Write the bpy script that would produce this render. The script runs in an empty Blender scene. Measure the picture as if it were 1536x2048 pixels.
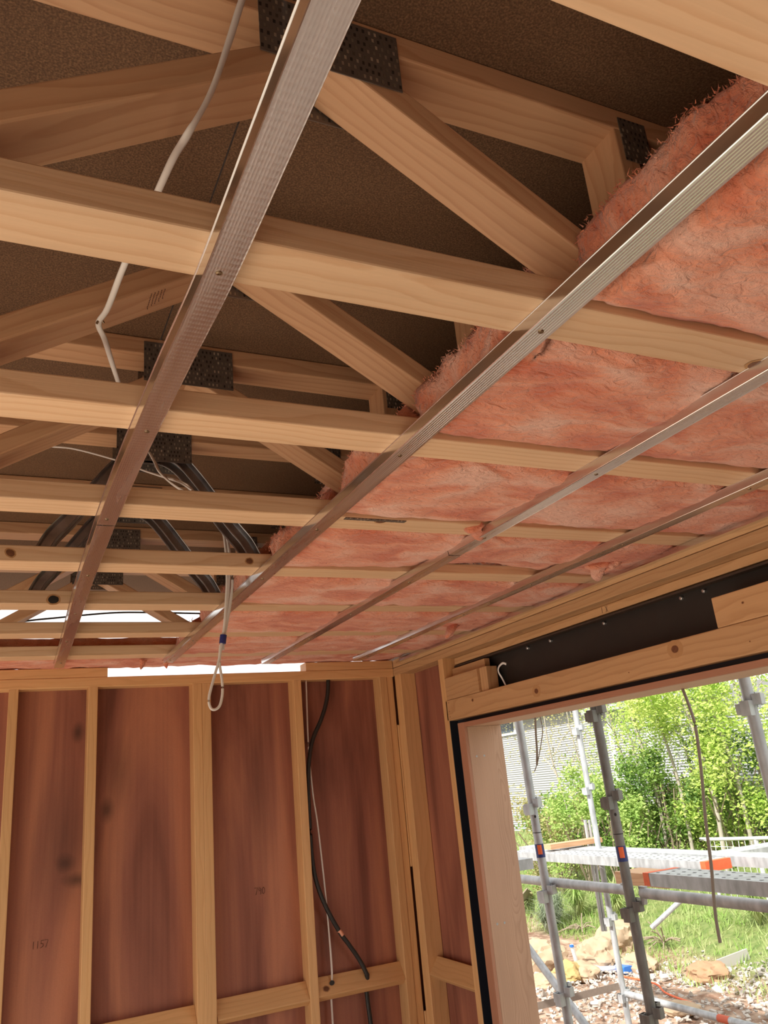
import bpy, bmesh, math, random
from mathutils import Vector, Matrix, noise
random.seed(7)
S = bpy.context.scene
C = S.collection
PI = math.pi

# ------------------------------------------------------------------ camera
CAM = Vector((0, 0, 1.76))
YAW, PITCH, ROLL = -0.4623, 0.3249, -0.0960
def cam_axes():
    cz, sz = math.cos(YAW), math.sin(YAW); cp, sp = math.cos(PITCH), math.sin(PITCH)
    cr, sr = math.cos(ROLL), math.sin(ROLL)
    f = Vector((-sz*cp, cz*cp, sp)); r = Vector((cz, sz, 0)); u = r.cross(f)
    return (r*cr+u*sr), (-r*sr+u*cr), f
cr_, cu_, cf_ = cam_axes()
FPX = 1613.5
cd = bpy.data.cameras.new('camera'); cam = bpy.data.objects.new('camera', cd); C.objects.link(cam)
cd.sensor_fit = 'VERTICAL'; cd.sensor_height = 36; cd.lens = FPX*36/2048
cd.clip_start = .02; cd.clip_end = 300
m = Matrix((cr_, cu_, -cf_)).transposed().to_4x4(); m.translation = CAM
cam.matrix_world = m
S.camera = cam

# ------------------------------------------------------------------ light
W = bpy.data.worlds.new('sky'); S.world = W; W.use_nodes = True
bg = W.node_tree.nodes['Background']
bg.inputs['Color'].default_value = (1.0, .97, .93, 1); bg.inputs['Strength'].default_value = 1.25
sd = bpy.data.lights.new('sun', 'SUN'); sun = bpy.data.objects.new('sun', sd); C.objects.link(sun)
sd.energy = 5.8; sd.angle = .02; sd.color = (1, .95, .86)
sun.rotation_euler = Vector((.78, .28, -.80)).to_track_quat('-Z', 'Y').to_euler()
S.view_settings.view_transform = 'Standard'; S.view_settings.look = 'None'
S.view_settings.gamma = 1; S.view_settings.use_curve_mapping = False
S.view_settings.exposure = .32
S.cycles.max_bounces = 10; S.cycles.diffuse_bounces = 7; S.cycles.use_denoising = True

# ------------------------------------------------------------------ helpers
def new(name, me, mat=None, parent=None, mw=None):
    o = bpy.data.objects.new(name, me); C.objects.link(o)
    if mat is not None and me is not None: me.materials.append(mat)
    mw = mw or Matrix.Identity(4)
    if parent is not None:
        o.parent = parent
        o.matrix_basis = WM[parent.name].inverted() @ mw
    else: o.matrix_basis = mw
    WM[o.name] = mw.copy()
    return o
WM = {}
def tag(o, label=None, cat=None, group=None, kind=None):
    if label: o['label'] = label
    if cat: o['category'] = cat
    if group: o['group'] = group
    if kind: o['kind'] = kind
    return o
def thing(name, loc, label, cat, group=None, kind=None):
    o = new(name, None, mw=Matrix.Translation(Vector(loc))); o.empty_display_size = .1
    return tag(o, label, cat, group, kind)
def smooth(me, ang=None):
    for p in me.polygons: p.use_smooth = True
    if ang is not None:
        try: me.set_sharp_from_angle(angle=ang)
        except Exception: pass
def mesh(name, V, F, mat, parent=None, sm=False, ang=None):
    c = Vector((0, 0, 0))
    for v in V: c += Vector(v)
    c /= max(1, len(V))
    me = bpy.data.meshes.new(name)
    me.from_pydata([tuple(Vector(v)-c) for v in V], [], F); me.update()
    if sm: smooth(me, ang)
    return new(name, me, mat, parent, Matrix.Translation(c))
def frame(A, B, side):
    A, B = Vector(A), Vector(B); x = (B-A).normalized(); s = Vector(side)
    y = (s-x*s.dot(x)).normalized(); z = x.cross(y)
    m = Matrix((x, y, z)).transposed().to_4x4(); m.translation = (A+B)/2
    return m, (B-A).length
def beam(name, A, B, w, t, side, mat, parent=None, bev=.0025, holes=None):
    """timber/steel member from A to B, w along side, t the other way; local x runs along it"""
    mw, L = frame(A, B, side)
    bm = bmesh.new()
    bmesh.ops.create_cube(bm, size=1)
    bmesh.ops.scale(bm, vec=(L, w, t), verts=bm.verts)
    if bev:
        es = [e for e in bm.edges if abs(e.verts[0].co.x-e.verts[1].co.x) > L*.5]
        bmesh.ops.bevel(bm, geom=es, offset=bev, segments=2, affect='EDGES', profile=.5)
    me = bpy.data.meshes.new(name); bm.to_mesh(me); bm.free()
    return new(name, me, mat, parent, mw)
def box(name, a, b, mat, parent=None, bev=0):
    a, b = Vector(a), Vector(b)
    lo = Vector((min(a[i], b[i]) for i in range(3))); hi = Vector((max(a[i], b[i]) for i in range(3))); a, b = lo, hi
    d = b-a; ax = max(range(3), key=lambda i: d[i])
    c = (a+b)/2; e = Vector((0, 0, 0)); e[ax] = d[ax]/2
    oth = [i for i in range(3) if i != ax]
    s = Vector((0, 0, 0)); s[oth[0]] = 1
    return beam(name, c-e, c+e, d[oth[0]], d[oth[1]], s, mat, parent, bev)
def slab(name, a, b, mat, parent=None):
    (x0, y0, z0), (x1, y1, z1) = a, b
    V = [Vector((x, y, z)) for x in (x0, x1) for y in (y0, y1) for z in (z0, z1)]
    return mesh(name, V, [(0, 1, 3, 2), (4, 6, 7, 5), (0, 4, 5, 1), (2, 3, 7, 6), (0, 2, 6, 4), (1, 5, 7, 3)], mat, parent)
def catmull(P, n=6):
    P = [Vector(p) for p in P]; Q = [P[0]*2-P[1]]+P+[P[-1]*2-P[-2]]; out = []
    for i in range(1, len(Q)-2):
        a, b, c, d = Q[i-1:i+3]
        for k in range(n):
            t = k/n
            out.append(.5*((2*b)+(c-a)*t+(2*a-5*b+4*c-d)*t*t+(3*b-a-3*c+d)*t**3))
    out.append(P[-1]); return out
def sweepdata(P, prof, up=(0, 0, 1), closed=True, caps=True):
    """sweep a 2D profile (side, up) along P"""
    V, F = [], []; n = len(prof); up = Vector(up)
    for i, p in enumerate(P):
        t = (P[min(i+1, len(P)-1)]-P[max(i-1, 0)]).normalized()
        s = t.cross(up)
        if s.length < 1e-4: s = t.cross(Vector((1, 0, 0)))
        s.normalize(); u = s.cross(t)
        V += [p+s*a+u*b for a, b in prof]
    for i in range(len(P)-1):
        for j in range(n if closed else n-1):
            k = (j+1) % n
            F.append((i*n+j, i*n+k, (i+1)*n+k, (i+1)*n+j))
    if closed and caps:
        F.append(tuple(range(n))[::-1]); F.append(tuple((len(P)-1)*n+j for j in range(n)))
    return V, F
def circ(r, n=10, r2=None): return [(r*math.cos(2*PI*i/n), (r2 or r)*math.sin(2*PI*i/n)) for i in range(n)]
def tube(name, P, r, mat, parent=None, n=10, r2=None, sm=6, up=(0, 0, 1)):
    P = catmull(P, sm) if sm and len(P) > 2 else [Vector(p) for p in P]
    V, F = sweepdata(P, circ(r, n, r2), up)
    return mesh(name, V, F, mat, parent, True, .9)
def pipe(name, A, B, r, mat, parent=None, wall=.004, n=20):
    """hollow steel tube, open ends"""
    A, B = Vector(A), Vector(B); x = (B-A).normalized()
    up = Vector((0, 0, 1)) if abs(x.z) < .9 else Vector((1, 0, 0))
    s = x.cross(up).normalized(); u = s.cross(x); V, F = [], []
    for P_, rr in ((A, r), (B, r), (B, r-wall), (A, r-wall)):
        V += [P_+s*rr*math.cos(2*PI*i/n)+u*rr*math.sin(2*PI*i/n) for i in range(n)]
    for k in range(4):
        for i in range(n):
            j = (i+1) % n; a, b = k*n, ((k+1) % 4)*n
            F.append((a+i, b+i, b+j, a+j))
    return mesh(name, V, F, mat, parent, True, .6)
def px(x, y, d):
    """point seen at photo pixel x, y, at a forward distance of d metres"""
    return CAM+(cf_+cr_*((x-768)/FPX)-cu_*((y-1024)/FPX))*d

# ------------------------------------------------------------------ materials
def mat(name):
    m = bpy.data.materials.new(name); m.use_nodes = True
    nt = m.node_tree; b = nt.nodes['Principled BSDF']
    return m, nt, b
def N(nt, t, **kw):
    n = nt.nodes.new('ShaderNode'+t)
    for k, v in kw.items():
        if hasattr(n, k): setattr(n, k, v)
        else: n.inputs[k.replace('_', ' ')].default_value = v
    return n
def plain(name, col, rough=.6, metal=0, var=.0, bump=0, sc=40):
    m, nt, b = mat(name)
    b.inputs['Base Color'].default_value = (*col, 1); b.inputs['Roughness'].default_value = rough
    b.inputs['Metallic'].default_value = metal
    if var or bump:
        tc = N(nt, 'TexCoord'); no = N(nt, 'TexNoise'); no.inputs['Scale'].default_value = sc
        no.inputs['Detail'].default_value = 6
        nt.links.new(tc.outputs['Object'], no.inputs['Vector'])
        if var:
            mx = N(nt, 'Mix', data_type='RGBA')
            mx.inputs[6].default_value = tuple(max(0, c*(1-var)) for c in col)+(1,)
            mx.inputs[7].default_value = tuple(min(1, c*(1+var)) for c in col)+(1,)
            nt.links.new(no.outputs['Fac'], mx.inputs[0]); nt.links.new(mx.outputs[2], b.inputs['Base Color'])
        if bump:
            bp = N(nt, 'Bump'); bp.inputs['Strength'].default_value = bump; bp.inputs['Distance'].default_value = .01
            nt.links.new(no.outputs['Fac'], bp.inputs['Height']); nt.links.new(bp.outputs[0], b.inputs['Normal'])
    return m
def wood(name, base, late, ring=.45, rs=14, rough=.55, blot=.12):
    """sawn pine: growth rings cut lengthwise along local x, fibre streaks, per-board shift"""
    m, nt, b = mat(name); L = nt.links.new
    tc = N(nt, 'TexCoord'); oi = N(nt, 'ObjectInfo')
    comb = N(nt, 'CombineXYZ')
    for i, k in enumerate((41.0, .11, .07)):
        mu = N(nt, 'Math', operation='MULTIPLY_ADD'); mu.inputs[1].default_value = k; mu.inputs[2].default_value = (0, .035, .03)[i]
        L(oi.outputs['Random'], mu.inputs[0]); L(mu.outputs[0], comb.inputs[i])
    ad = N(nt, 'VectorMath', operation='ADD'); L(tc.outputs['Object'], ad.inputs[0]); L(comb.outputs[0], ad.inputs[1])
    # slow wander of the pith along the board
    mp = N(nt, 'Mapping'); mp.inputs['Scale'].default_value = (1.9, 6, 6); L(ad.outputs[0], mp.inputs[0])
    n1 = N(nt, 'TexNoise'); n1.inputs['Scale'].default_value = 1; n1.inputs['Detail'].default_value = 2; L(mp.outputs[0], n1.inputs[0])
    sb = N(nt, 'VectorMath', operation='SUBTRACT'); sb.inputs[1].default_value = (.5, .5, .5); L(n1.outputs['Color'], sb.inputs[0])
    sc = N(nt, 'VectorMath', operation='MULTIPLY'); sc.inputs[1].default_value = (0, .11, .11); L(sb.outputs[0], sc.inputs[0])
    a2 = N(nt, 'VectorMath', operation='ADD'); L(ad.outputs[0], a2.inputs[0]); L(sc.outputs[0], a2.inputs[1])
    wv = N(nt, 'TexWave', wave_type='RINGS', rings_direction='X', wave_profile='SAW')
    wv.inputs['Scale'].default_value = rs; wv.inputs['Distortion'].default_value = .6
    wv.inputs['Detail'].default_value = 2; wv.inputs['Detail Scale'].default_value = 2
    L(a2.outputs[0], wv.inputs[0])
    cr = N(nt, 'ValToRGB'); e = cr.color_ramp.elements
    e[0].position = 0; e[0].color = (0, 0, 0, 1); e[1].position = .93; e[1].color = (1, 1, 1, 1)
    k = cr.color_ramp.elements.new(.55); k.color = (.12, .12, .12, 1)
    k = cr.color_ramp.elements.new(1.0); k.color = (.2, .2, .2, 1)
    L(wv.outputs['Fac'], cr.inputs[0])
    m2 = N(nt, 'Mapping'); m2.inputs['Scale'].default_value = (3, 160, 160); L(ad.outputs[0], m2.inputs[0])
    n2 = N(nt, 'TexNoise'); n2.inputs['Scale'].default_value = 1; n2.inputs['Detail'].default_value = 3; L(m2.outputs[0], n2.inputs[0])
    m3 = N(nt, 'Mapping'); m3.inputs['Scale'].default_value = (2.2, 14, 14); L(ad.outputs[0], m3.inputs[0])
    n3 = N(nt, 'TexNoise'); n3.inputs['Scale'].default_value = 1; n3.inputs['Detail'].default_value = 4; L(m3.outputs[0], n3.inputs[0])
    f = N(nt, 'Math', operation='MULTIPLY'); f.inputs[1].default_value = ring; L(cr.outputs[0], f.inputs[0])
    mx = N(nt, 'Mix', data_type='RGBA'); mx.inputs[6].default_value = (*base, 1); mx.inputs[7].default_value = (*late, 1)
    L(f.outputs[0], mx.inputs[0])
    br = N(nt, 'Math', operation='MULTIPLY_ADD'); br.inputs[1].default_value = .16; br.inputs[2].default_value = .92; L(n2.outputs['Fac'], br.inputs[0])
    b3 = N(nt, 'Math', operation='MULTIPLY_ADD'); b3.inputs[1].default_value = blot*2; b3.inputs[2].default_value = 1-blot; L(n3.outputs['Fac'], b3.inputs[0])
    rr = N(nt, 'Math', operation='MULTIPLY_ADD'); rr.inputs[1].default_value = .16; rr.inputs[2].default_value = .92; L(oi.outputs['Random'], rr.inputs[0])
    p1 = N(nt, 'Math', operation='MULTIPLY'); L(br.outputs[0], p1.inputs[0]); L(b3.outputs[0], p1.inputs[1])
    p2 = N(nt, 'Math', operation='MULTIPLY'); L(p1.outputs[0], p2.inputs[0]); L(rr.outputs[0], p2.inputs[1])
    vm = N(nt, 'VectorMath', operation='SCALE'); L(mx.outputs[2], vm.inputs[0]); L(p2.outputs[0], vm.inputs['Scale'])
    L(vm.outputs[0], b.inputs['Base Color'])
    b.inputs['Roughness'].default_value = rough
    bp = N(nt, 'Bump'); bp.inputs['Strength'].default_value = .25; bp.inputs['Distance'].default_value = .002
    L(n2.outputs['Fac'], bp.inputs['Height']); L(bp.outputs[0], b.inputs['Normal'])
    return m
PINE = wood('pine', (.70, .475, .29), (.52, .27, .125), ring=.42)
PINE_WEB = wood('pine_web', (.59, .35, .195), (.42, .20, .09), ring=.5)
STUD = wood('stud_pine', (.68, .41, .19), (.52, .27, .10), ring=.35)
LINTEL = wood('lintel_pine', (.56, .34, .17), (.36, .18, .07), ring=.4)
CEDAR = wood('window_reveal_timber', (.55, .36, .25), (.38, .22, .14), ring=.45, rs=60)
KNOT = plain('knot', (.16, .06, .025), .6, var=.5, sc=90)
KFIG = plain('knot_figure', (.48, .27, .12), .6, var=.12, sc=60)
KFI2 = plain('knot_figure_inner', (.53, .32, .155), .6, var=.12, sc=60)
KRING = plain('knot_ring', (.45, .24, .10), .6, var=.2, sc=60)

def ply():
    m, nt, b = mat('plywood'); L = nt.links.new
    tc = N(nt, 'TexCoord')
    def no(sx, sz, d=5, s=1, dist=0):
        mp = N(nt, 'Mapping'); mp.inputs['Scale'].default_value = (sx, sx, sz); L(tc.outputs['Object'], mp.inputs[0])
        n = N(nt, 'TexNoise'); n.inputs['Scale'].default_value = s; n.inputs['Detail'].default_value = d
        n.inputs['Distortion'].default_value = dist; L(mp.outputs[0], n.inputs[0]); return n
    a = no(3.4, .42, 6, 1, 1.6); c = no(70, 1.2, 5); d = no(3.1, 1.5, 3, 1, .3); f = no(300, 300, 2)
    cr = N(nt, 'ValToRGB'); e = cr.color_ramp.elements
    e[0].position = .34; e[0].color = (.17, .055, .036, 1); e[1].position = .66; e[1].color = (.46, .19, .11, 1)
    k = e.new(.5); k.color = (.31, .115, .075, 1)
    mx = N(nt, 'Math', operation='MULTIPLY_ADD'); mx.inputs[1].default_value = .14; L(c.outputs['Fac'], mx.inputs[0])
    s2 = N(nt, 'Math', operation='MULTIPLY'); s2.inputs[1].default_value = .86; L(a.outputs['Fac'], s2.inputs[0]); L(s2.outputs[0], mx.inputs[2])
    L(mx.outputs[0], cr.inputs[0])
    # dark burl stains
    dn = N(nt, 'VectorMath', operation='SCALE'); dn.inputs['Scale'].default_value = .07; L(d.outputs['Color'], dn.inputs[0])
    da = N(nt, 'VectorMath', operation='ADD'); L(tc.outputs['Object'], da.inputs[0]); L(dn.outputs[0], da.inputs[1])
    prev = cr.outputs[0]
    for sx_, sz_, rx_, rz_, st in ((.623, .929, .020, .036, .65), (.76, .586, .024, .040, .6), (.60, .39, .030, .030, .55), (.65, .32, .045, .024, .6), (.60, .47, .10, .22, .35), (1.80, -.07, .06, .12, .3), (1.47, .62, .05, .25, .25), (.80, .75, .05, .12, .3)):
        mpv = N(nt, 'Mapping'); mpv.inputs['Scale'].default_value = (1/rx_, 0, 1/rz_)
        mpv.inputs['Location'].default_value = (-(sx_+.035)/rx_, 0, -(sz_+.035)/rz_); L(da.outputs[0], mpv.inputs[0])
        ln = N(nt, 'VectorMath', operation='LENGTH'); L(mpv.outputs[0], ln.inputs[0])
        vr = N(nt, 'MapRange'); vr.inputs['From Min'].default_value = .25; vr.inputs['From Max'].default_value = 1.6
        vr.inputs['To Min'].default_value = 1-st; vr.inputs['To Max'].default_value = 1; L(ln.outputs['Value'], vr.inputs[0])
        mm = N(nt, 'VectorMath', operation='SCALE'); L(prev, mm.inputs[0]); L(vr.outputs[0], mm.inputs['Scale']); prev = mm.outputs[0]
    m4 = N(nt, 'Math', operation='MULTIPLY_ADD'); m4.inputs[1].default_value = .25; m4.inputs[2].default_value = .87; L(f.outputs['Fac'], m4.inputs[0])
    vm = N(nt, 'VectorMath', operation='SCALE'); L(prev, vm.inputs[0]); L(m4.outputs[0], vm.inputs['Scale'])
    L(vm.outputs[0], b.inputs['Base Color']); b.inputs['Roughness'].default_value = .62
    return m
PLY = ply()

def chip():
    m, nt, b = mat('particleboard'); L = nt.links.new
    tc = N(nt, 'TexCoord')
    n = N(nt, 'TexNoise'); n.inputs['Scale'].default_value = 300; n.inputs['Detail'].default_value = 4; L(tc.outputs['Object'], n.inputs[0])
    n2 = N(nt, 'TexNoise'); n2.inputs['Scale'].default_value = 3; L(tc.outputs['Object'], n2.inputs[0])
    cr = N(nt, 'ValToRGB'); e = cr.color_ramp.elements
    e[0].position = .32; e[0].color = (.085, .042, .020, 1); e[1].position = .72; e[1].color = (.25, .14, .07, 1)
    k = e.new(.5); k.color = (.145, .077, .038, 1)
    L(n.outputs['Fac'], cr.inputs[0])
    s = N(nt, 'Math', operation='MULTIPLY_ADD'); s.inputs[1].default_value = .4; s.inputs[2].default_value = .8; L(n2.outputs['Fac'], s.inputs[0])
    vm = N(nt, 'VectorMath', operation='SCALE'); L(cr.outputs[0], vm.inputs[0]); L(s.outputs[0], vm.inputs['Scale'])
    L(vm.outputs[0], b.inputs['Base Color']); b.inputs['Roughness'].default_value = .75
    return m
CHIP = chip()

def batt_mat():
    m, nt, b = mat('pink_fibreglass'); L = nt.links.new
    tc = N(nt, 'TexCoord'); oi = N(nt, 'ObjectInfo')
    mu = N(nt, 'VectorMath', operation='SCALE'); mu.inputs[0].default_value = (13, 7, 5); L(oi.outputs['Random'], mu.inputs['Scale'])
    ad = N(nt, 'VectorMath', operation='ADD'); L(tc.outputs['Object'], ad.inputs[0]); L(mu.outputs[0], ad.inputs[1])
    def no(sc, mp_s, d=5, dist=0):
        mp = N(nt, 'Mapping'); mp.inputs['Scale'].default_value = mp_s; mp.inputs['Rotation'].default_value = (0, 0, .35); L(ad.outputs[0], mp.inputs[0])
        n = N(nt, 'TexNoise'); n.inputs['Scale'].default_value = sc; n.inputs['Detail'].default_value = d; n.inputs['Distortion'].default_value = dist
        L(mp.outputs[0], n.inputs[0]); return n
    a = no(5, (1, 1.8, 1.5), 7, .8); c = no(32, (1, 2, 1.4), 6, 1.0); f = no(420, (1, 1, 1), 3)
    cr = N(nt, 'ValToRGB'); e = cr.color_ramp.elements
    e[0].position = .36; e[0].color = (.66, .17, .085, 1); e[1].position = .66; e[1].color = (.88, .50, .38, 1)
    k = e.new(.5); k.color = (.82, .31, .18, 1)
    L(a.outputs['Fac'], cr.inputs[0])
    s = N(nt, 'Math', operation='MULTIPLY_ADD'); s.inputs[1].default_value = .34; s.inputs[2].default_value = .82; L(f.outputs['Fac'], s.inputs[0])
    vm = N(nt, 'VectorMath', operation='SCALE'); L(cr.outputs[0], vm.inputs[0]); L(s.outputs[0], vm.inputs['Scale'])
    L(vm.outputs[0], b.inputs['Base Color']); b.inputs['Roughness'].default_value = .95
    b.inputs['Sheen Weight'].default_value = .3
    h = N(nt, 'Math', operation='MULTIPLY_ADD'); h.inputs[1].default_value = 1.6; L(a.outputs['Fac'], h.inputs[0]); L(c.outputs['Fac'], h.inputs[2])
    h2 = N(nt, 'Math', operation='MULTIPLY_ADD'); h2.inputs[1].default_value = .15; L(f.outputs['Fac'], h2.inputs[0]); L(h.outputs[0], h2.inputs[2])
    bp = N(nt, 'Bump'); bp.inputs['Strength'].default_value = .8; bp.inputs['Distance'].default_value = .02
    L(h2.outputs[0], bp.inputs['Height']); L(bp.outputs[0], b.inputs['Normal'])
    return m
PINK = batt_mat()

def galv(name, col=(.62, .63, .65), rough=.32, sc=(6, 60, 60), dark=.5, metal=1):
    m, nt, b = mat(name); L = nt.links.new
    tc = N(nt, 'TexCoord'); mp = N(nt, 'Mapping'); mp.inputs['Scale'].default_value = sc; L(tc.outputs['Object'], mp.inputs[0])
    n = N(nt, 'TexNoise'); n.inputs['Scale'].default_value = 1; n.inputs['Detail'].default_value = 6; L(mp.outputs[0], n.inputs[0])
    cr = N(nt, 'ValToRGB'); e = cr.color_ramp.elements
    e[0].position = .3; e[0].color = (*[c*dark for c in col], 1); e[1].position = .65; e[1].color = (*col, 1); L(n.outputs['Fac'], cr.inputs[0])
    L(cr.outputs[0], b.inputs['Base Color']); b.inputs['Metallic'].default_value = metal
    r = N(nt, 'Math', operation='MULTIPLY_ADD'); r.inputs[1].default_value = .25; r.inputs[2].default_value = rough-.1; L(n.outputs['Fac'], r.inputs[0]); L(r.outputs[0], b.inputs['Roughness'])
    return m
ZINC = galv('zinc_batten', (.80, .80, .80), .17, (30, 2.5, 30), .85)
def ribbed():
    m = galv('zinc_batten_knurled', (.86, .86, .86), .24, (30, 2.5, 30), .86); nt = m.node_tree; b = nt.nodes['Principled BSDF']; L = nt.links.new
    tc = N(nt, 'TexCoord'); mp = N(nt, 'Mapping'); mp.inputs['Scale'].default_value = (260, 90, 0); L(tc.outputs['Object'], mp.inputs[0])
    vo = N(nt, 'TexVoronoi'); vo.inputs['Scale'].default_value = 1; vo.inputs['Randomness'].default_value = .15; L(mp.outputs[0], vo.inputs[0])
    bp = N(nt, 'Bump'); bp.inputs['Strength'].default_value = .25; bp.inputs['Distance'].default_value = .0012
    L(vo.outputs['Distance'], bp.inputs['Height']); L(bp.outputs[0], b.inputs['Normal']); return m
ZRIB = ribbed()
ZPLAIN = galv('zinc_batten_plain', (.95, .95, .94), .26, (30, 2.5, 30), .88)
STRUT = galv('steel_web', (.50, .50, .52), .35, (20, 20, 20), .6)
SCAF = galv('scaffold_galvanised', (.52, .55, .58), .5, (25, 25, 9), .62, metal=.35)
SCAFD = galv('scaffold_weathered', (.24, .235, .225), .6, (40, 40, 12), .6, metal=.3)
def tooth():
    m, nt, b = mat('nail_plate_steel'); L = nt.links.new
    tc = N(nt, 'TexCoord'); mp = N(nt, 'Mapping'); mp.inputs['Rotation'].default_value = (0, 0, 0); L(tc.outputs['Object'], mp.inputs[0])
    br = N(nt, 'TexBrick'); br.offset = .5; br.inputs['Scale'].default_value = 1
    br.inputs['Brick Width'].default_value = .0095; br.inputs['Row Height'].default_value = .0125; br.inputs['Mortar Size'].default_value = .0031
    br.inputs['Mortar Smooth'].default_value = .15
    br.inputs['Color1'].default_value = (.05, .040, .033, 1); br.inputs['Color2'].default_value = (.85, .72, .55, 1); br.inputs['Mortar'].default_value = (.17, .14, .12, 1)
    br.inputs['Bias'].default_value = -.35
    L(mp.outputs[0], br.inputs[0]); L(br.outputs['Color'], b.inputs['Base Color'])
    b.inputs['Metallic'].default_value = .45; b.inputs['Roughness'].default_value = .5
    bp = N(nt, 'Bump'); bp.inputs['Strength'].default_value = 1; bp.inputs['Distance'].default_value = .003
    L(br.outputs['Fac'], bp.inputs['Height']); L(bp.outputs[0], b.inputs['Normal'])
    return m
TOOTH = tooth()
SCREW = plain('screw_steel', (.30, .22, .14), .35, 1)
BLACKST = plain('black_beam_and_gap_shade', (.018, .016, .015), .55, 0, var=.3, sc=12)
WRAP_AND_GAP = plain('navy_wrap_and_gap_shade', (.012, .016, .028), .45)
CABLE_W = plain('white_cable_sheath', (.72, .68, .64), .4)
CABLE_K = plain('black_cable_sheath', (.02, .018, .017), .45)
CABLE_G = plain('grey_brown_cable_sheath', (.22, .18, .15), .5)
TAPE = plain('blue_tape', (.015, .025, .16), .4)
COPPER = plain('copper_tape', (.85, .42, .28), .35, .3)
PENCIL = plain('pencil', (.10, .045, .03), .8)
CONC = plain('floor_slab', (.74, .66, .56), .8, var=.12, sc=4)
ORANGE = plain('orange_paint', (.75, .14, .05), .6, var=.25, sc=30)
NAVY = plain('navy_label', (.02, .035, .17), .5)
WHITEP = plain('white_plastic', (.82, .84, .85), .4)
BLUEP = plain('blue_plastic', (.03, .17, .6), .4)

# ------------------------------------------------------------------ levels (metres)
ZC = 2.399          # underside of the truss bottom chords
CH = .045           # chord thickness (chords lie flat, 90 wide)
ZT = 2.785; ZR = 2.83
SP = .48; Y0 = .8367
WY = 3.984          # room face of the back wall frame
WX = 1.949          # room face of the right wall frame
def struct(o): o['kind'] = 'structure'; return o

# ------------------------------------------------------------------ shell
struct(slab('floor', (-4.2, -3.2, -.1), (2.0, 4.08, 0), CONC))
# roof deck: two runs of sheets with an open joint between them
cl = struct(thing('ceiling', (0, 1, ZR), None, None))
slab('deck_panel', (-2.4, -3.2, ZR+.001), (.3135, 4.35, ZR+.02), CHIP, cl)
slab('deck_panel', (.3165, -3.2, ZR+.001), (2.45, 4.35, ZR+.02), CHIP, cl)
struct(slab('wall_back', (-2.6, WY+.09, 0), (2.05, WY+.099, 2.352), PLY))
def wall_right():
    t = struct(thing('wall_right', (2.04, 2, 0), None, None))
    slab('sheathing', (2.04, 3.36, 0), (2.049, 4.083, 2.40), PLY, t)
    slab('sheathing', (2.04, -3.2, 0), (2.049, .62, 2.40), PLY, t)
    slab('sheathing', (2.04, .62, 0), (2.049, 3.36, .30), PLY, t)
    slab('end_board', (2.08, -3.2, 2.36), (2.10, 4.35, ZR), CHIP, t)
wall_right()
struct(slab('unseen_light_header', (-1.72, -3.2, 1.95), (-1.71, 4.08, ZR), PLY))  # unseen header added to block sky light from the left; sun passes beneath
struct(slab('unseen_light_wall', (-2.6, -3.21, 0), (2.05, -3.2, ZR), PLY))  # unseen wall behind the camera, added to darken the timber faces turned to it

# thin pen or pencil lines
def strokes(name, lines, m, parent, r=.0011):
    V, F = [], []
    for ln in lines:
        P = [Vector(p) for p in ln]
        v, f = sweepdata(P, circ(r, 5), (.3, .2, .9)); b = len(V); V += v; F += [tuple(i+b for i in q) for q in f]
    return mesh(name, V, F, m, parent)

# ------------------------------------------------------------------ knots
def knot(parent, P, nrm, r, ax=(1, 0, 0), hollow=False, fig=0):
    n = Vector(nrm).normalized(); a = (Vector(ax)-n*Vector(ax).dot(n)).normalized(); b = n.cross(a); P = Vector(P)
    def disc(rr, off, m, nm, par):
        V = [P+n*(off+.0004)]; k = 18
        for i in range(k):
            t = 2*PI*i/k; q = 1+.12*noise.noise(Vector((i*.7, rr*50, P.x*9)))
            V.append(P+n*off+(a*math.cos(t)*rr*1.25+b*math.sin(t)*rr)*q)
        return mesh(nm, V, [(0, i+1, (i+1) % k+1) for i in range(k)], m, par)
    if fig: disc(r*fig, .00025, KFIG, 'knot_figure', parent); disc(r*fig*.7, .0003, KFI2, 'knot_figure', parent)
    disc(r*1.35, .0004, KRING, 'knot_ring', parent)
    disc(r, .0009, BLACKST if hollow else KNOT, 'knot', parent)

# ------------------------------------------------------------------ trusses
XA = .3835   # where the web pair meets under the top chord
TL = ['bare pine truss chord crossing the top right corner of the picture',
      'nearest full pine roof truss, big toothed plate at its top joint',
      'pine roof truss second behind the big plate, ink stamped web on its left side',
      'third pine roof truss, a wide toothed plate above it left of centre',
      'pine roof truss with bent shiny steel webs, the nearer of the two such trusses',
      'pine roof truss with bent steel webs, farther of two, round knot hole at left',
      'pine roof truss just beyond the two steel webbed ones',
      'farthest pine roof truss, its webs seen against the bright white sky']
def plate(t, x, y, z, w, h, nrm=-1):
    # local x along world x, local y up
    mw = Matrix(((1, 0, 0), (0, 0, -1), (0, 1, 0))).to_4x4(); mw.translation = Vector((x, y, z))
    bm = bmesh.new(); bmesh.ops.create_cube(bm, size=1); bmesh.ops.scale(bm, vec=(w, h, .0015), verts=bm.verts)
    me = bpy.data.meshes.new('nail_plate'); bm.to_mesh(me); bm.free()
    return new('nail_plate', me, TOOTH, t, mw)
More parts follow.
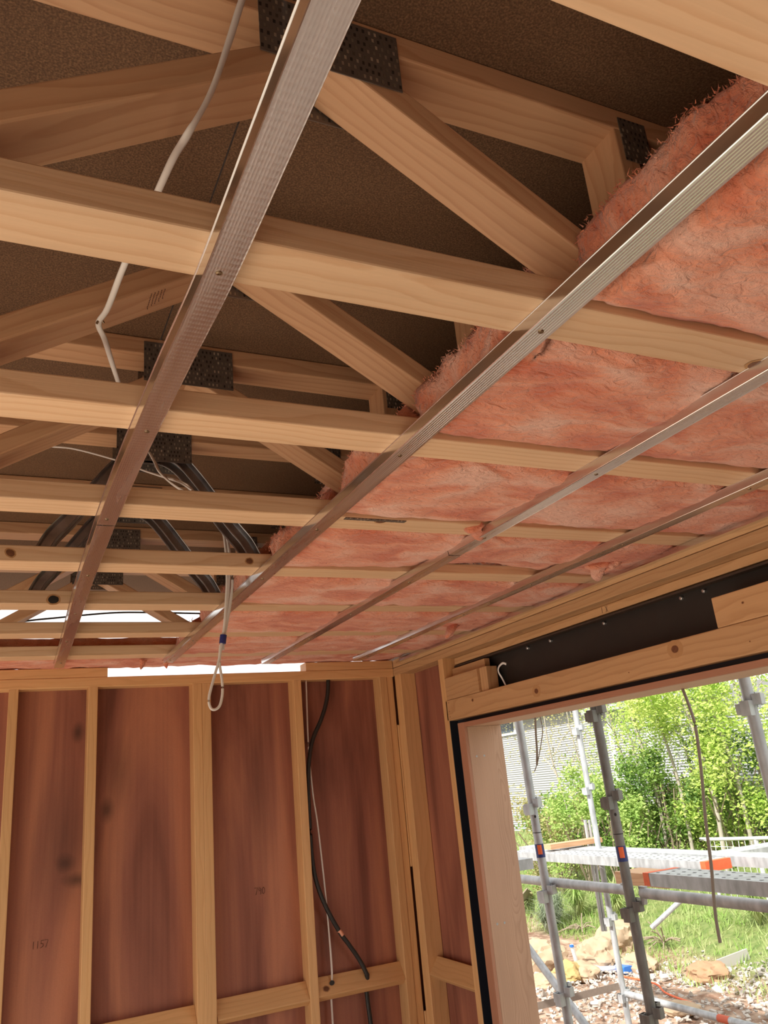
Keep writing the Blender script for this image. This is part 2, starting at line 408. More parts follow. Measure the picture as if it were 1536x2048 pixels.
def channel(name, P, w, d, m, t):
    """pressed steel strut: open channel facing the room with rolled rims, swept in the truss plane"""
    P = catmull(P, 8); V, F = [], []
    prof = [(-w/2-.004, -.003), (-w/2-.003, .001), (-w/2, 0), (-w/2+.004, d), (w/2-.004, d), (w/2, 0), (w/2+.003, .001), (w/2+.004, -.003)]
    n = len(prof)
    for i, p in enumerate(P):
        tt = (P[min(i+1, len(P)-1)]-P[max(i-1, 0)]).normalized()
        s = Vector((tt.z, 0, -tt.x))
        V += [p+s*a+Vector((0, 1, 0))*b for a, b in prof]
    for i in range(len(P)-1):
        for j in range(n-1): F.append((i*n+j, i*n+j+1, (i+1)*n+j+1, (i+1)*n+j))
    o = mesh(name, V, F, m, t, True, .5)
    md = o.modifiers.new('solid', 'SOLIDIFY'); md.thickness = .0012
    return o
def truss(k):
    y = Y0+SP*k-(.006 if k < 0 else 0); a, b = y-.045, y+.045
    t = thing('roof_truss', (0, y, ZC), TL[k+1], 'roof truss', 'roof trusses at even spacing')
    xl, xr = (-1.6, 2.03)
    if k == -1: xl = -.6
    tw = k in (3, 4)
    bc = beam('bottom_chord', (xl, y, ZC+CH/2), (xr, y, ZC+CH/2), .09, CH, (0, 1, 0), PINE, t, .003)
    beam('top_chord', (xl, y, ZT+CH/2), (xr, y, ZT+CH/2), .09, CH, (0, 1, 0), PINE_WEB, t, .003)
    def seg(x0, z0, x1, z1):
        beam('web', (x0, y, z0), (x1, y, z1), .088, .043, (0, 1, 0), PINE_WEB, t, .003)
    if tw:
        for sgn in (1, -1):
            for yy, nm in ((a+.012, 'front'), (b-.02, 'rear')):
                P = [(XA-.03*sgn, yy, 2.752), (XA+.03*sgn, yy, 2.751), (XA+.075*sgn, yy, 2.728), (XA+.115*sgn, yy, 2.685),
                     (XA+.165*sgn, yy, 2.618), (XA+.225*sgn, yy, 2.535), (XA+.268*sgn, yy, 2.482), (XA+.292*sgn, yy, 2.435), (XA+.296*sgn, yy, 2.415)]
                channel('steel_web', [Vector(p) for p in P], .030, .016, STRUT, t)
    else:
        ww = .0262
        for s in (1, -1):
            # centreline: z = 2.555 at .73, falling .615 per metre away from the joint
            xa, xb = XA+s*.005, XA+s*.535
            za = 2.555-.615*((.3885)-.73); zb = 2.555-.615*((.9185)-.73)
            seg(xa, za-.003, xb, zb+.003)
    for s in (1, -1):
        xx = XA+s*.541
        if not tw: beam('post', (xx, y, ZC+CH), (xx, y, ZT), .088, .045, (0, 1, 0), PINE_WEB, t, .003)
        seg(XA+s*.59, 2.75, XA+s*1.06, 2.475)
    plate(t, XA-.001, a-.0015, 2.7665, .215, .105)
    plate(t, XA-.001, b+.0015, 2.7665, .215, .105)
    plate(t, XA+.56, a-.0015, 2.765, .06, .09)
    plate(t, XA+.56, b+.0015, 2.765, .06, .09)
    
    if k == 2: 
        pl = plate(t, .85, a+.007, ZC-.0009, .17, .014); pl.matrix_basis = Matrix.Translation((.85, a+.007-y, -.0009))
    return t, bc
TR = {}
for k in range(-1, 7): TR[k] = truss(k)

# individual knots the photo shows on the chords
def yk(k, side): return Y0+SP*k+side*.045
knot(TR[3][0], (.014, yk(3, -1), ZC+.022), (0, -1, 0), .009, (1, 0, -.7))
knot(TR[4][0], (.150, yk(4, -1), ZC+.014), (0, -1, 0), .013, hollow=True)
knot(TR[1][0], (.868, Y0+SP*2-.03, ZC-.0005), (0, 0, -1), .010)
knot(TR[0][0], (1.18, Y0+.01, ZC-.0005), (0, 0, -1), .014)
knot(TR[3][0], (.655, yk(3, -1), ZC+.02), (0, -1, 0), .008)

def stamp(k, x, y, lines=5):
    L_ = []; rs = random.Random(3)
    for i in range(lines):
        xx = x+i*.006; zz = lambda q: 2.529-.615*((2*XA-q)-.73)-.0008
        yy = y
        while yy < y+.05-.004*i:
            w = rs.uniform(.002, .006); L_.append([(xx, yy, zz(xx)), (xx+rs.uniform(-.001, .001), yy+w, zz(xx))]); yy += w+.002
    strokes('ink_stamp', L_, PENCIL, TR[k][0], .0007)
# ------------------------------------------------------------------ ceiling battens (top hat sections)
KB = 1.0206
def hat(pieces, labels, rib=1, m=None):
    for P, lab in zip(pieces, labels):
        P = [Vector((p[0]*KB, p[1]*KB, p[2])) for p in P]
        if len(P) > 2: P = catmull(P, 6)
        w, f = .0189, .0225
        outer = [(-f-.0015, .0203), (-f, .0205), (-w-.0006, .0016), (-w-.001, .0006), (-w-.0004, -.0002), (-w+.0008, 0)]
        ribs = [(-w+.0015+i*.0025, (.0004 if i % 2 else 0)*rib) for i in range(1, 14)]
        prof = outer+ribs+[(w-.0008, 0), (w+.0004, -.0002), (w+.001, .0006), (w+.0006, .0016), (f, .0205), (f+.0015, .0203)]
        V, F = sweepdata(P, prof, closed=False)
        t = thing('ceiling_batten', P[0], lab, 'ceiling batten', 'galvanised ceiling battens')
        o = mesh('top_hat_section', V, F, ZINC, t); o.data.materials.append(m or ZRIB)
        npf = len(prof)-1
        for fi, po in enumerate(o.data.polygons): po.material_index = 1 if 4 <= fi % npf <= npf-5 else 0
        md = o.modifiers.new('solid', 'SOLIDIFY'); md.thickness = .0009; md.offset = 0
        for k in range(-1, 7):
            y = Y0+SP*k
            if min(P[0].y, P[-1].y) < y < max(P[0].y, P[-1].y):
                x = None
                for q in range(len(P)-1):
                    if P[q].y <= y <= P[q+1].y:
                        u = (y-P[q].y)/(P[q+1].y-P[q].y); x = P[q].x*(1-u)+P[q+1].x*u; z = P[q].z*(1-u)+P[q+1].z*u
                if x is None: continue
                V2 = []; n = 12; dx = random.uniform(-.004, .004)
                for r_, zz in ((.0048, 0), (.0042, -.0016), (.002, -.0024), (.0018, -.0012)):
                    V2 += [Vector((x+dx+r_*math.cos(2*PI*i/n), y+r_*math.sin(2*PI*i/n), z+zz)) for i in range(n)]
                F2 = [(a*n+i, a*n+(i+1) % n, (a+1)*n+(i+1) % n, (a+1)*n+i) for a in range(3) for i in range(n)]+[tuple(3*n+i for i in range(n))]
                mesh('screw', V2, F2, SCREW, t, True, .6)
ZB = 2.378
A = [(.224, -.5), (.219, .30), (.219, .60), (.219, .85), (.211, 1.1), (.203, 1.5), (.202, 1.80)]
hat([[(x, y, ZB) for x, y in A], [(.202, 1.803, ZB-.0012), (.207, 2.3, ZB-.0012), (.219, 2.8, ZB-.001), (.232, 3.3, ZB), (.241, 3.77, ZB)]],
    ['galvanised steel ceiling batten at far left, its near length up to the joint', 'scuffed steel ceiling batten at far left, its far length beyond the joint'], 0)
hat([[(.693, -.5, ZB), (.693, 3.70, ZB)]], ['galvanised steel ceiling batten along the cut edge of the pink insulation'], 1, ZPLAIN)
hat([[(1.173, -.5, ZB), (1.173, 1.925, ZB)], [(1.173, 1.928, ZB-.0012), (1.173, 3.79, ZB-.0012)]],
    ['steel ceiling batten under the pink insulation, second from the window wall, nearer length', 'steel ceiling batten under the pink insulation, second from the window wall, length past the joint'], 1, ZPLAIN)
hat([[(1.650, -.5, ZB), (1.650, 3.78, ZB)]], ['dark reflecting ceiling batten closest to the window wall'], 1, ZPLAIN)
# perimeter channel on the top plate
V, F = sweepdata([Vector((WX+.002, -.5, 2.372)), Vector((WX+.002, 3.9, 2.372))], [(0, .026), (0, 0), (-.024, 0), (-.024, .004)], closed=False)
o = mesh('perimeter_channel', V, F, ZINC); md = o.modifiers.new('solid', 'SOLIDIFY'); md.thickness = .0009
tag(o, 'thin steel angle strip running where the ceiling meets the window wall', 'wall angle')

stamp(1, .215, 1.285)
# ------------------------------------------------------------------ insulation
def batt(k, x0, x1, y0, y1, z0, z1, lab, sag=.012, seed=0, lift=None, res=.02, name='insulation_batt', amp=1):
    nx, ny, nz = max(4, int((x1-x0)/res)), max(4, int((y1-y0)/res)), max(3, int((z1-z0)/res))
    bm = bmesh.new(); idx = {}
    def gv(i, j, l):
        if (i, j, l) not in idx: idx[(i, j, l)] = bm.verts.new((x0+(x1-x0)*i/nx, y0+(y1-y0)*j/ny, z0+(z1-z0)*l/nz))
        return idx[(i, j, l)]
    for i in range(nx):
        for j in range(ny):
            bm.faces.new((gv(i, j, 0), gv(i, j+1, 0), gv(i+1, j+1, 0), gv(i+1, j, 0)))
            bm.faces.new((gv(i, j, nz), gv(i+1, j, nz), gv(i+1, j+1, nz), gv(i, j+1, nz)))
    for i in range(nx):
        for l in range(nz):
            bm.faces.new((gv(i, 0, l), gv(i+1, 0, l), gv(i+1, 0, l+1), gv(i, 0, l+1)))
            bm.faces.new((gv(i, ny, l), gv(i, ny, l+1), gv(i+1, ny, l+1), gv(i+1, ny, l)))
    for j in range(ny):
        for l in range(nz):
            bm.faces.new((gv(0, j, l), gv(0, j, l+1), gv(0, j+1, l+1), gv(0, j+1, l)))
            bm.faces.new((gv(nx, j, l), gv(nx, j+1, l), gv(nx, j+1, l+1), gv(nx, j, l+1)))
    so = Vector((seed*3.1, seed*1.7, 0))
    for v in bm.verts:
        c = v.co.copy(); u = (c.x-x0)/(x1-x0); w = (c.y-y0)/(y1-y0); h = (c.z-z0)/(z1-z0)
        p = c+so
        n1 = noise.fractal(p*6, 1, 2, 4); n2 = noise.fractal(p*24+Vector((5, 5, 5)), 1, 2, 3)
        rdg = abs(noise.noise(Vector((p.x*7+p.y*3, p.y*13, 1))))
        if h < .02:
            edge = max(0, min(1, min(w, 1-w)/.12))
            v.co.z += -sag*(edge**.6)+.006*n1+.003*n2+.010*max(0, .25-rdg)*2*edge+(1-edge)*.008
            if lift:
                lx, lw, la = lift
                v.co.z += la*math.exp(-((c.x-lx)/.22)**2)*max(0, (w-.5)/.5)
        elif h > .98: v.co.z += (.025*n1+.010*n2)*amp
        if u < .02: v.co.x += .030*n1+.010*n2+(.028 if h > .8 else 0)*(h)
        if u < .02 and h > .9: v.co.x += .02
        if (w < .02 or w > .98): v.co.y += (-1 if w < .02 else 1)*.0+.003*n2*(1 if w < .02 else -1)
    # wisps along the cut end
    rnd = random.Random(seed*11+3)
    end = [v.co.copy() for v in bm.verts if v.co.x < x0+.09 and v.co.z > z0+.02]
    for q in range(1500):
        P = end[rnd.randrange(len(end))]+Vector((0, rnd.uniform(-.01, .01), rnd.uniform(-.01, .01)))
        d = Vector((rnd.uniform(-1, .1), rnd.uniform(-.7, .7), rnd.uniform(-.4, .9))).normalized()*rnd.uniform(.003, .009)
        s = d.cross(Vector((rnd.random(), rnd.random(), rnd.random()))).normalized()*rnd.uniform(.0005, .0014)
        bm.faces.new([bm.verts.new(P-s-d*.3), bm.verts.new(P+s-d*.3), bm.verts.new(P+d)])
    me = bpy.data.meshes.new(name); bm.normal_update(); bm.to_mesh(me); bm.free(); smooth(me)
    c = Vector(((x0+x1)/2, (y0+y1)/2, z0)); me.transform(Matrix.Translation(-c))
    t = thing(name, c, lab, 'insulation batt', 'pink insulation batts between the trusses')
    new('fibre_body', me, PINK, t, Matrix.Translation(c))
    return t
def tuft(t, P, d, r, seed):
    """torn hanging flap of fibre"""
    P = Vector(P); d = Vector(d); V, F = [], []; n = 12; kk = 9
    s = d.cross(Vector((0, 0, 1))); s = s.normalized() if s.length > 1e-4 else Vector((1, 0, 0)); u = s.cross(d).normalized()
    for i in range(kk):
        f = i/(kk-1); c = P+d*f; rr = r*(1-f)**.55*(.85+.5*noise.noise(Vector((f*4, seed, 0))))+.001
        for j in range(n):
            a = 2*PI*j/n; q = 1+.45*noise.noise(Vector((math.cos(a)*1.5, math.sin(a)*1.5, seed+f*3)))
            V.append(c+s*math.cos(a)*rr*q+u*math.sin(a)*rr*q*.5)
    for i in range(kk-1):
        for j in range(n): F.append((i*n+j, i*n+(j+1) % n, (i+1)*n+(j+1) % n, (i+1)*n+j))
    F.append(tuple(range(n))[::-1]); F.append(tuple((kk-1)*n+j for j in range(n)))
    mesh('torn_flap', V, F, PINK, t, True)
bl = ['pink insulation batt nearest the camera, bulging at the upper right', 'pink insulation batt filling the second bay from the camera',
      'pink insulation batt in the third bay, torn tuft beside the middle batten', 'pink insulation batt in the fourth bay, flap hanging by the window wall',
      'pink insulation batt in the fifth bay from the camera', 'pink insulation batt in the sixth bay, small tuft drooping near the corner',
      'pink insulation batt in the seventh bay, last before the wall strip']
BT = {}
xl0 = [.765, .735, .745, .735, .72, .72, .72]
for i in range(0, 7):
    k = i-1
    ya, yb = Y0+SP*k+.047, Y0+SP*(k+1)-.047
    BT[i] = batt(k, xl0[i], 2.03, ya+.002, yb-.001, ZC+.006, [2.565, 2.545, 2.54, 2.53, 2.53, 2.52, 2.50][i], bl[i],
                 sag=[.016, .010, .012, .012, .014, .016, .016][i], seed=i+2, lift=(1.35, 1, .05) if i == 3-0 and False else ((1.42, 1, .045) if i == 3 else None), res=.018 if i < 3 else .024)
bw = batt(6, -1.0, 1.94, Y0+SP*6+.048, WY+.07, ZC+.004, 2.493, 'long pink insulation strip over the back wall plate, reaching far left', sag=.004, seed=31, res=.03, amp=.3)
tuft(BT[3], (1.80, 2.06, 2.405), (.04, .05, -.055), .05, 3.3)
tuft(BT[3], (1.87, 2.02, 2.40), (-.05, .03, -.035), .035, 4.3)
tuft(BT[2], (1.145, 1.765, 2.40), (.05, .05, -.025), .03, 5.1)
tuft(BT[5], (1.80, 3.03, 2.40), (-.06, -.02, -.07), .04, 6.1)
tuft(bw, (.60, 3.80, 2.40), (-.01, .01, -.045), .022, 7.1)
tuft(bw, (.70, 3.82, 2.40), (.01, .01, -.04), .020, 8.1)

# ------------------------------------------------------------------ back wall frame
def timber(name, a, b, m, lab, cat='wall framing', group=None, bev=.003):
    o = box(name, a, b, m, None, bev); return tag(o, lab, cat, group)
timber('top_plate', (-2.6, WY, 2.309), (WX-.002, WY+.09, 2.354), STUD, 'long pine top plate along the back wall, directly over its studs')
timber('top_plate', (-2.6, WY+.002, 2.3545), (.468, WY+.09, 2.398), STUD, 'upper pine plate piece over the back wall, left of the bright slit')
timber('top_plate', (1.449, WY+.002, 2.3545), (WX-.002, WY+.09, 2.398), STUD, 'short upper pine plate piece right of the bright slit, by the corner')
SG = 'studs of the back wall'
def stud(x0, x1, lab, m=STUD, x0b=None, y0=WY, y1=WY+.09):
    dx = (x0b-x0) if x0b is not None else 0
    w = x1-x0
    o = beam('wall_stud', ((x0+x1)/2+dx, (y0+y1)/2, .045), ((x0+x1)/2, (y0+y1)/2, 2.309), w, y1-y0, (1, 0, 0), m, None, .003)
    return tag(o, lab, 'wall stud', SG)
stud(.052, .092, 'pine wall stud at the left edge of the picture')
stud(.385, .427, 'single pine wall stud, second from the left', x0b=.383)
stud(.862, .9065, 'left one of the doubled pine studs, under the hanging cable loop')
stud(.907, .950, 'right one of the doubled pine studs, under the hanging cable loop', x0b=.902)
stud(1.375, 1.418, 'pine wall stud just left of the black cable')
stud(1.862, 1.905, 'pine wall stud next to the room corner, left one of two')
stud(1.906, 1.943, 'thin pine stud packed into the room corner, right one of two', y0=WY+.004)
timber('bottom_plate', (-2.6, WY, .001), (WX-.002, WY+.09, .045), STUD, 'pine bottom plate of the back wall, on the floor')
NG = 'slanted noggings between studs'
def nog(P0, P1, ydir, lab, z=.864):
    # sloping 90x45 piece: lower edge flush with the frame face, upper edge back at the plywood
    P0, P1 = Vector(P0), Vector(P1); n = Vector(ydir)
    ang = math.radians(36)
    wdir = (Vector((0, 0, 1))*math.cos(ang)+n*math.sin(ang))
    nd = (n*math.cos(ang)-Vector((0, 0, 1))*math.sin(ang))
    off = wdir*.045+nd*.0225
    o = beam('slanted_nogging', P0+off, P1+off, .09, .045, wdir, STUD, None, .003)
    tag(o, lab, 'nogging', NG); return o
nog((.429, WY+.003, .856), (.861, WY+.003, .858), (0, 1, 0), 'slanted pine nogging left of the doubled studs')
nog((.951, WY+.003, .861), (1.374, WY+.003, .864), (0, 1, 0), 'slanted pine nogging right of the doubled studs')
nc = nog((1.419, WY+.003, .868), (1.861, WY+.003, .868), (0, 1, 0), 'slanted pine nogging with drilled holes for the two cables')
for x, z in ((1.493, .912), (1.672, .915)):
    for_y = WY+.028
    V = [Vector((x+.013*math.cos(t*PI/6), for_y-.0035, z+.011*math.sin(t*PI/6))) for t in range(12)]
    mesh('drilled_hole', V, [tuple(range(12))[::-1]], BLACKST, nc)
knot(nc, (1.462, WY+.0215, .893), (0, -.8, .58), .011)
# writing on the plywood
DG = {'7': [[(0, 1), (.8, 1), (.3, 0)]], '9': [[(.7, .75), (.4, 1), (.1, .75), (.3, .5), (.7, .7), (.6, 0)]],
      '0': [[(.4, 1), (.1, .7), (.15, .2), (.45, 0), (.75, .3), (.7, .8), (.4, 1)]], '1': [[(.4, 1), (.35, 0)]],
      '5': [[(.8, 1), (.2, 1), (.15, .55), (.6, .55), (.65, .2), (.1, 0)]], 'X': [[(.1, 1), (.7, 0)], [(.7, 1), (.1, 0)]]}
def write(txt, x, z, h, y=WY+.0885):
    out = []
    for i, ch in enumerate(txt):
        for ln in DG[ch]: out.append([(x+(i*.95+a)*h*.62, y, z+b*h) for a, b in ln])
    return out
wb = bpy.data.objects['wall_back']
strokes('pencil_mark', write('790', 1.158, 1.325, .030), PENCIL, wb)
strokes('pencil_mark', write('1157', .195, 1.245, .028), PENCIL, wb)

# ------------------------------------------------------------------ right wall frame
WF = lambda a, b: (WX, a, b)
timber('top_plate', (WX+.003, -1.6, 2.3565), (WX+.09, 4.07, 2.398), LINTEL, 'upper pine plate along the window wall, tight under the ceiling')
timber('top_plate', (WX, -1.6, 2.313), (WX+.09, 4.07, 2.354), LINTEL, 'lower pine plate along the window wall with splits in its underside')
timber('trimmer', (WX+.066, .9, 2.281), (WX+.106, 3.432, 2.3125), LINTEL, 'set back pine packer under the window wall plates, above the black beam')
tr = bpy.data.objects['trimmer']
strokes('pencil_mark', [[(WX+.0655, 2.325-(a*.018), 2.286+b*.022) for a, b in ln] for ln in DG['1']]+[[(WX+.0655, 2.300-(a*.018), 2.286+b*.022) for a, b in ln] for ln in DG['X']], PENCIL, tr, .0008)
bb = thing('header_beam', (2.05, 2, 2.0), 'black painted beam behind the lintel, bolt heads along its top', 'beam')
box('beam_body', (2.045, .7, 2.02), (2.075, 3.50, 2.281), BLACKST, bb, .002)
box('top_flange', (2.012, .7, 2.268), (2.045, 3.45, 2.276), plain('black_flange', (.05, .03, .02), .6), bb, .001)
for y in (1.30, 1.854, 1.953, 2.348, 2.687, 2.851, 3.179, 3.336):
    n = 6; V = []
    for x, r in ((2.045, .007), (2.036, .007), (2.034, .005)): V += [Vector((x, y+r*math.cos(PI*i/3), 2.255+r*math.sin(PI*i/3))) for i in range(6)]
    F = [(a*6+i, a*6+(i+1) % 6, (a+1)*6+(i+1) % 6, (a+1)*6+i) for a in range(2) for i in range(6)]+[tuple(12+i for i in range(6))]
    mesh('bolt_head', V, F, galv('bolt_zinc', (.7, .7, .7), .4) if y == 1.30 else bpy.data.materials['bolt_zinc'], bb)
li = timber('window_lintel', (WX, .75, 2.018), (WX+.045, 3.448, 2.112), LINTEL, 'long pine lintel board over the window with two large knots', 'lintel')
for y, z, r in ((2.708, 2.058, .010), (1.936, 2.084, .012)): knot(li, (WX-.0003, y, z), (-1, 0, 0), r, (0, 1, 0), fig=2.4)
for y, z, r in ((3.20, 2.085, .010), (1.647, 2.053, .003), (2.164, 2.046, .003)): knot(li, (WX-.0003, y, z), (-1, 0, 0), r*.6, (0, 1, 0))
for z in (2.10, 2.06, 2.035): knot(li, (WX-.0003, 3.42, z), (-1, 0, 0), .002, (0, 1, 0))
bk = timber('lintel_block', (WX, .75, 2.113), (WX+.045, 1.750, 2.205), LINTEL, 'pine board stacked on the lintel at the right, square cut end', 'timber block')
knot(bk, (WX-.0003, 1.64, 2.165), (-1, 0, 0), .003, (0, 1, 0))
timber('lintel_block', (WX+.001, 3.135, 2.113), (WX+.045, 3.435, 2.217), LINTEL, 'short pine block on the left end of the lintel, nearest the stud', 'timber block')
timber('lintel_block', (WX+.012, 3.075, 2.113), (WX+.07, 3.1335, 2.217), LINTEL, 'small pine offcut between the lintel block and the torn white strip', 'timber block')
timber('lintel_block', (WX+.048, 3.136, 2.113), (WX+.075, 3.433, 2.262), LINTEL, 'darker pine packer behind the short lintel block', 'timber block')
V, F = sweepdata(catmull([Vector(p) for p in ((1.995, 2.985, 2.113), (1.990, 3.0, 2.15), (1.982, 3.01, 2.18), (1.98, 3.0, 2.20), (1.985, 2.975, 2.212), (1.99, 2.955, 2.205))], 5), [(-.0045, 0), (-.002, .001), (.003, -.001), (.0045, .001)], (1, 0, 0), closed=False)
o = mesh('torn_wrap_strip', V, F, WHITEP, None, True); md = o.modifiers.new('s', 'SOLIDIFY'); md.thickness = .001
tag(o, 'torn white strip of wrap curling up behind the lintel block', 'strip')
def rstud(y0, y1, lab, x0=WX, x1=WX+.09):
    o = beam('wall_stud', ((x0+x1)/2, (y0+y1)/2, .045), ((x0+x1)/2, (y0+y1)/2, 2.313), y1-y0, x1-x0, (0, 1, 0), STUD, None, .003)
    tag(o, lab, 'wall stud', 'studs of the window wall')
rstud(3.908, 3.979, 'broad pine corner stud on the window wall, right of the black corner gap', x0=WX+.001)
rstud(3.437, 3.482, 'pine trimmer stud beside the navy wrap, left of the window')
rstud(.60, .645, 'pine trimmer stud at the near side of the window')
nog((WX+.003, 3.483, .885), (WX+.003, 3.907, .885), (1, 0, 0), 'short slanted pine nogging on the window wall, by the corner')
struct(box('corner_gap_shade', (WX+.03, 3.9795, .0), (WX+.09, 3.983, 2.31), BLACKST))  # black sheet whose colour stands in for the shade inside the corner gap
timber('corner_packer', (1.9435, 3.9795, 1.36), (WX+.02, 3.990, 2.055), STUD, 'thin pine packer closing the corner gap between its two black slots')
timber('corner_packer', (1.9435, 3.9795, .05), (WX+.02, 3.990, .72), STUD, 'thin pine packer low in the corner, under the lower black slot')
struct(box('trim_2', (WX+.002, 3.4335, .3), (WX+.09, 3.4362, 2.017), WRAP_AND_GAP))
struct(box('trim_4', (WX+.052, 3.34, .3), (WX+.06, 3.433, 2.017), WRAP_AND_GAP))
struct(box('head_gap_shade', (WX+.045, .7, 1.985), (WX+.052, 3.436, 2.03), WRAP_AND_GAP))  # dark strip standing in for the shade between lintel and window head

# window frame (timber reveal)
w1 = struct(thing('window_1', (2.04, 2, .3), None, None))
jx0, jx1 = WX+.0145, 2.145
CEDAR_SHADED = wood('window_edge_shaded_timber', (.44, .22, .14), (.30, .13, .07), ring=.4, rs=50)  # reveal timber again, room-side shade put into a darker, redder colour
def jamb(y0, y1, z0=.3):
    beam('jamb', ((jx0+jx1)/2, (y0+y1)/2, z0), ((jx0+jx1)/2, (y0+y1)/2, 1.976), y1-y0, jx1-jx0, (0, 1, 0), CEDAR, w1, .0015)
jamb(3.302, 3.330); jamb(.82, .845)
beam('jamb_edge', (WX+.006, 3.329, .3), (WX+.006, 3.329, 1.9985), .056, .016, (0, 1, 0), CEDAR_SHADED, w1, .0015)
beam('head_edge', (WX+.006, .80, 1.9875), (WX+.006, 3.301, 1.9875), .0215, .016, (0, 0, 1), CEDAR_SHADED, w1, .0015)
box('head', (jx0, .80, 1.9770), (jx1, 3.345, 1.9985), CEDAR, w1, .0015)
box('sill', (jx0, .80, .28), (jx1, 3.345, .3), CEDAR, w1, .0015)
for y_, z_, x_ in ((3.3015, 1.845, 1.995), (3.3015, 1.845, 2.035), (3.3015, 1.155, 1.995), (3.3015, 1.155, 2.032)):
    V = [Vector((x_+.005*math.cos(t*PI/6), y_-.001, z_+.005*math.sin(t*PI/6))) for t in range(12)]
    mesh('screw', V, [tuple(range(12))], SCAF, w1)

# ------------------------------------------------------------------ cables
cb = tube('white_cable', [(.252, .735, 2.782), (.238, .745, 2.735), (.221, .765, 2.667), (.20, .775, 2.593), (.172, .782, 2.526), (.170, .86, 2.557), (.163, .95, 2.566), (.144, 1.1, 2.559), (.133, 1.22, 2.552), (.123, 1.262, 2.545), (.138, 1.30, 2.537), (.175, 1.5, 2.602), (.215, 1.7, 2.66)], .0052, CABLE_W, None, r2=.0036)
tag(cb, 'white electrical cable looping over the near trusses beside the left batten', 'cable')
tube('cable_clip', [(.119, 1.256, 2.540), (.124, 1.252, 2.548), (.131, 1.256, 2.544)], .002, SCREW, cb)
c2 = tube('white_cable', [px(60, 888, 2.3), px(100, 893, 2.28), px(150, 898, 2.25), px(235, 921, 2.2), px(285, 940, 2.12), px(330, 955, 2.08), px(360, 965, 2.06), px(383, 980, 2.06)], .0036, CABLE_W, None, r2=.0026)
tag(c2, 'thin white cable running level above the third truss to the tied bundle', 'cable')
c3 = tube('white_cable', [px(299, 905, 2.1), px(310, 925, 2.08), px(320, 945, 2.06), px(345, 968, 2.05), px(370, 983, 2.06), px(385, 982, 2.07), px(375, 970, 2.08), px(352, 960, 2.07), px(335, 955, 2.06)], .0046, CABLE_W, None, r2=.003)
tag(c3, 'coiled end of white cable hanging by the bent steel webs', 'cable')
lp = thing('cable_loop', (.63, 2.44, 2.55), 'white cable bundle hanging below the ceiling in a long loop', 'cable')
def q(x, y, d=2.44): 
    # point on the vertical plane y = d of the hanging bundle, from its x offset and height
    v = cf_+cr_*((x-768)/FPX)-cu_*((y-1024)/FPX); return CAM+v*(d/v.y)
tube('strand', [q(441, 1040), q(450, 1085), q(454, 1150), q(452, 1205), q(449, 1250), q(444, 1280), q(438, 1320), q(428, 1355), q(418, 1395), q(421, 1415), q(430, 1419), q(440, 1410), q(445, 1385), q(444, 1360), q(439, 1325), q(441, 1290)], .0042, CABLE_W, lp)
tube('strand', [q(447, 1040, 2.45), q(456, 1085, 2.45), q(465, 1150, 2.45), q(461, 1205, 2.45), q(454, 1245, 2.45), q(448, 1280, 2.45), q(446, 1300, 2.45)], .0042, CABLE_W, lp)
tube('strand', [q(444, 1040, 2.455), q(452, 1085, 2.455), q(459, 1140, 2.455), q(457, 1190, 2.455), q(451, 1250, 2.455), q(446, 1285, 2.455)], .0036, CABLE_W, lp)
tube('tape_wrap', [q(447, 1270), q(445, 1287)], .0105, TAPE, lp, sm=0, n=12)
sc_ = tube('dark_cable', [q(X, Y_, 3.775) for X, Y_ in ((20, 1247), (60, 1241), (110, 1236), (220, 1226), (300, 1225), (400, 1227), (440, 1227))], .004, BLACKST)
tag(sc_, 'dark strap stretched across the bright gable opening', 'cable')
yk_ = WY+.04
cw = tube('white_cable', [(1.459, yk_, 2.31), (1.453, yk_, 2.1), (1.451, yk_, 1.95), (1.460, yk_, 1.75), (1.474, yk_, 1.62), (1.488, yk_, 1.40), (1.497, yk_, 1.20), (1.500, yk_-.005, 1.0), (1.495, WY+.03, .912), (1.494, WY+.05, .84), (1.494, WY+.05, .3)], .0052, CABLE_W, None, r2=.004)
tag(cw, 'white cable running down the back wall into a drilled nogging hole', 'cable')
ck = thing('black_cable', (1.58, yk_, 2.31), 'thick black cable curving down the back wall past the stud', 'cable')
tube('sheath', [(1.583, yk_, 2.31), (1.575, yk_, 2.24), (1.555, yk_, 2.17), (1.524, yk_, 2.10), (1.480, yk_, 2.02), (1.450, yk_-.01, 1.93), (1.434, yk_-.01, 1.80), (1.430, yk_-.01, 1.62), (1.433, yk_-.01, 1.45), (1.450, yk_-.01, 1.34), (1.490, yk_-.01, 1.23), (1.551, yk_-.01, 1.115), (1.590, yk_-.01, 1.06), (1.640, yk_-.01, .985), (1.668, yk_-.015, .925), (1.674, WY+.028, .905), (1.674, WY+.05, .84), (1.690, WY+.05, .6), (1.70, WY+.05, .3)], .0105, CABLE_K, ck)
tube('copper_tape', [(1.546, yk_-.01, 1.125), (1.562, yk_-.01, 1.100)], .0113, COPPER, ck, sm=0)
hc = tube('loose_cable', [(2.12, 2.115, 2.00), (2.12, 2.098, 1.93), (2.12, 2.087, 1.85), (2.12, 2.10, 1.72), (2.12, 2.128, 1.545), (2.12, 2.142, 1.42), (2.12, 2.158, 1.33), (2.12, 2.168, 1.26), (2.12, 2.171, 1.192)], .0062, CABLE_G, None, r2=.004)
tag(hc, 'loose grey cable end dangling in front of the scaffold in the window', 'cable')
def qx(x, y, d=2.135):
    v = cf_+cr_*((x-768)/FPX)-cu_*((y-1024)/FPX); return CAM+v*(d/v.x)
bc_ = tube('thin_cable', [qx(1070, 1421), qx(1072, 1470), qx(1074, 1500), qx(1074, 1530)], .0045, CABLE_G)
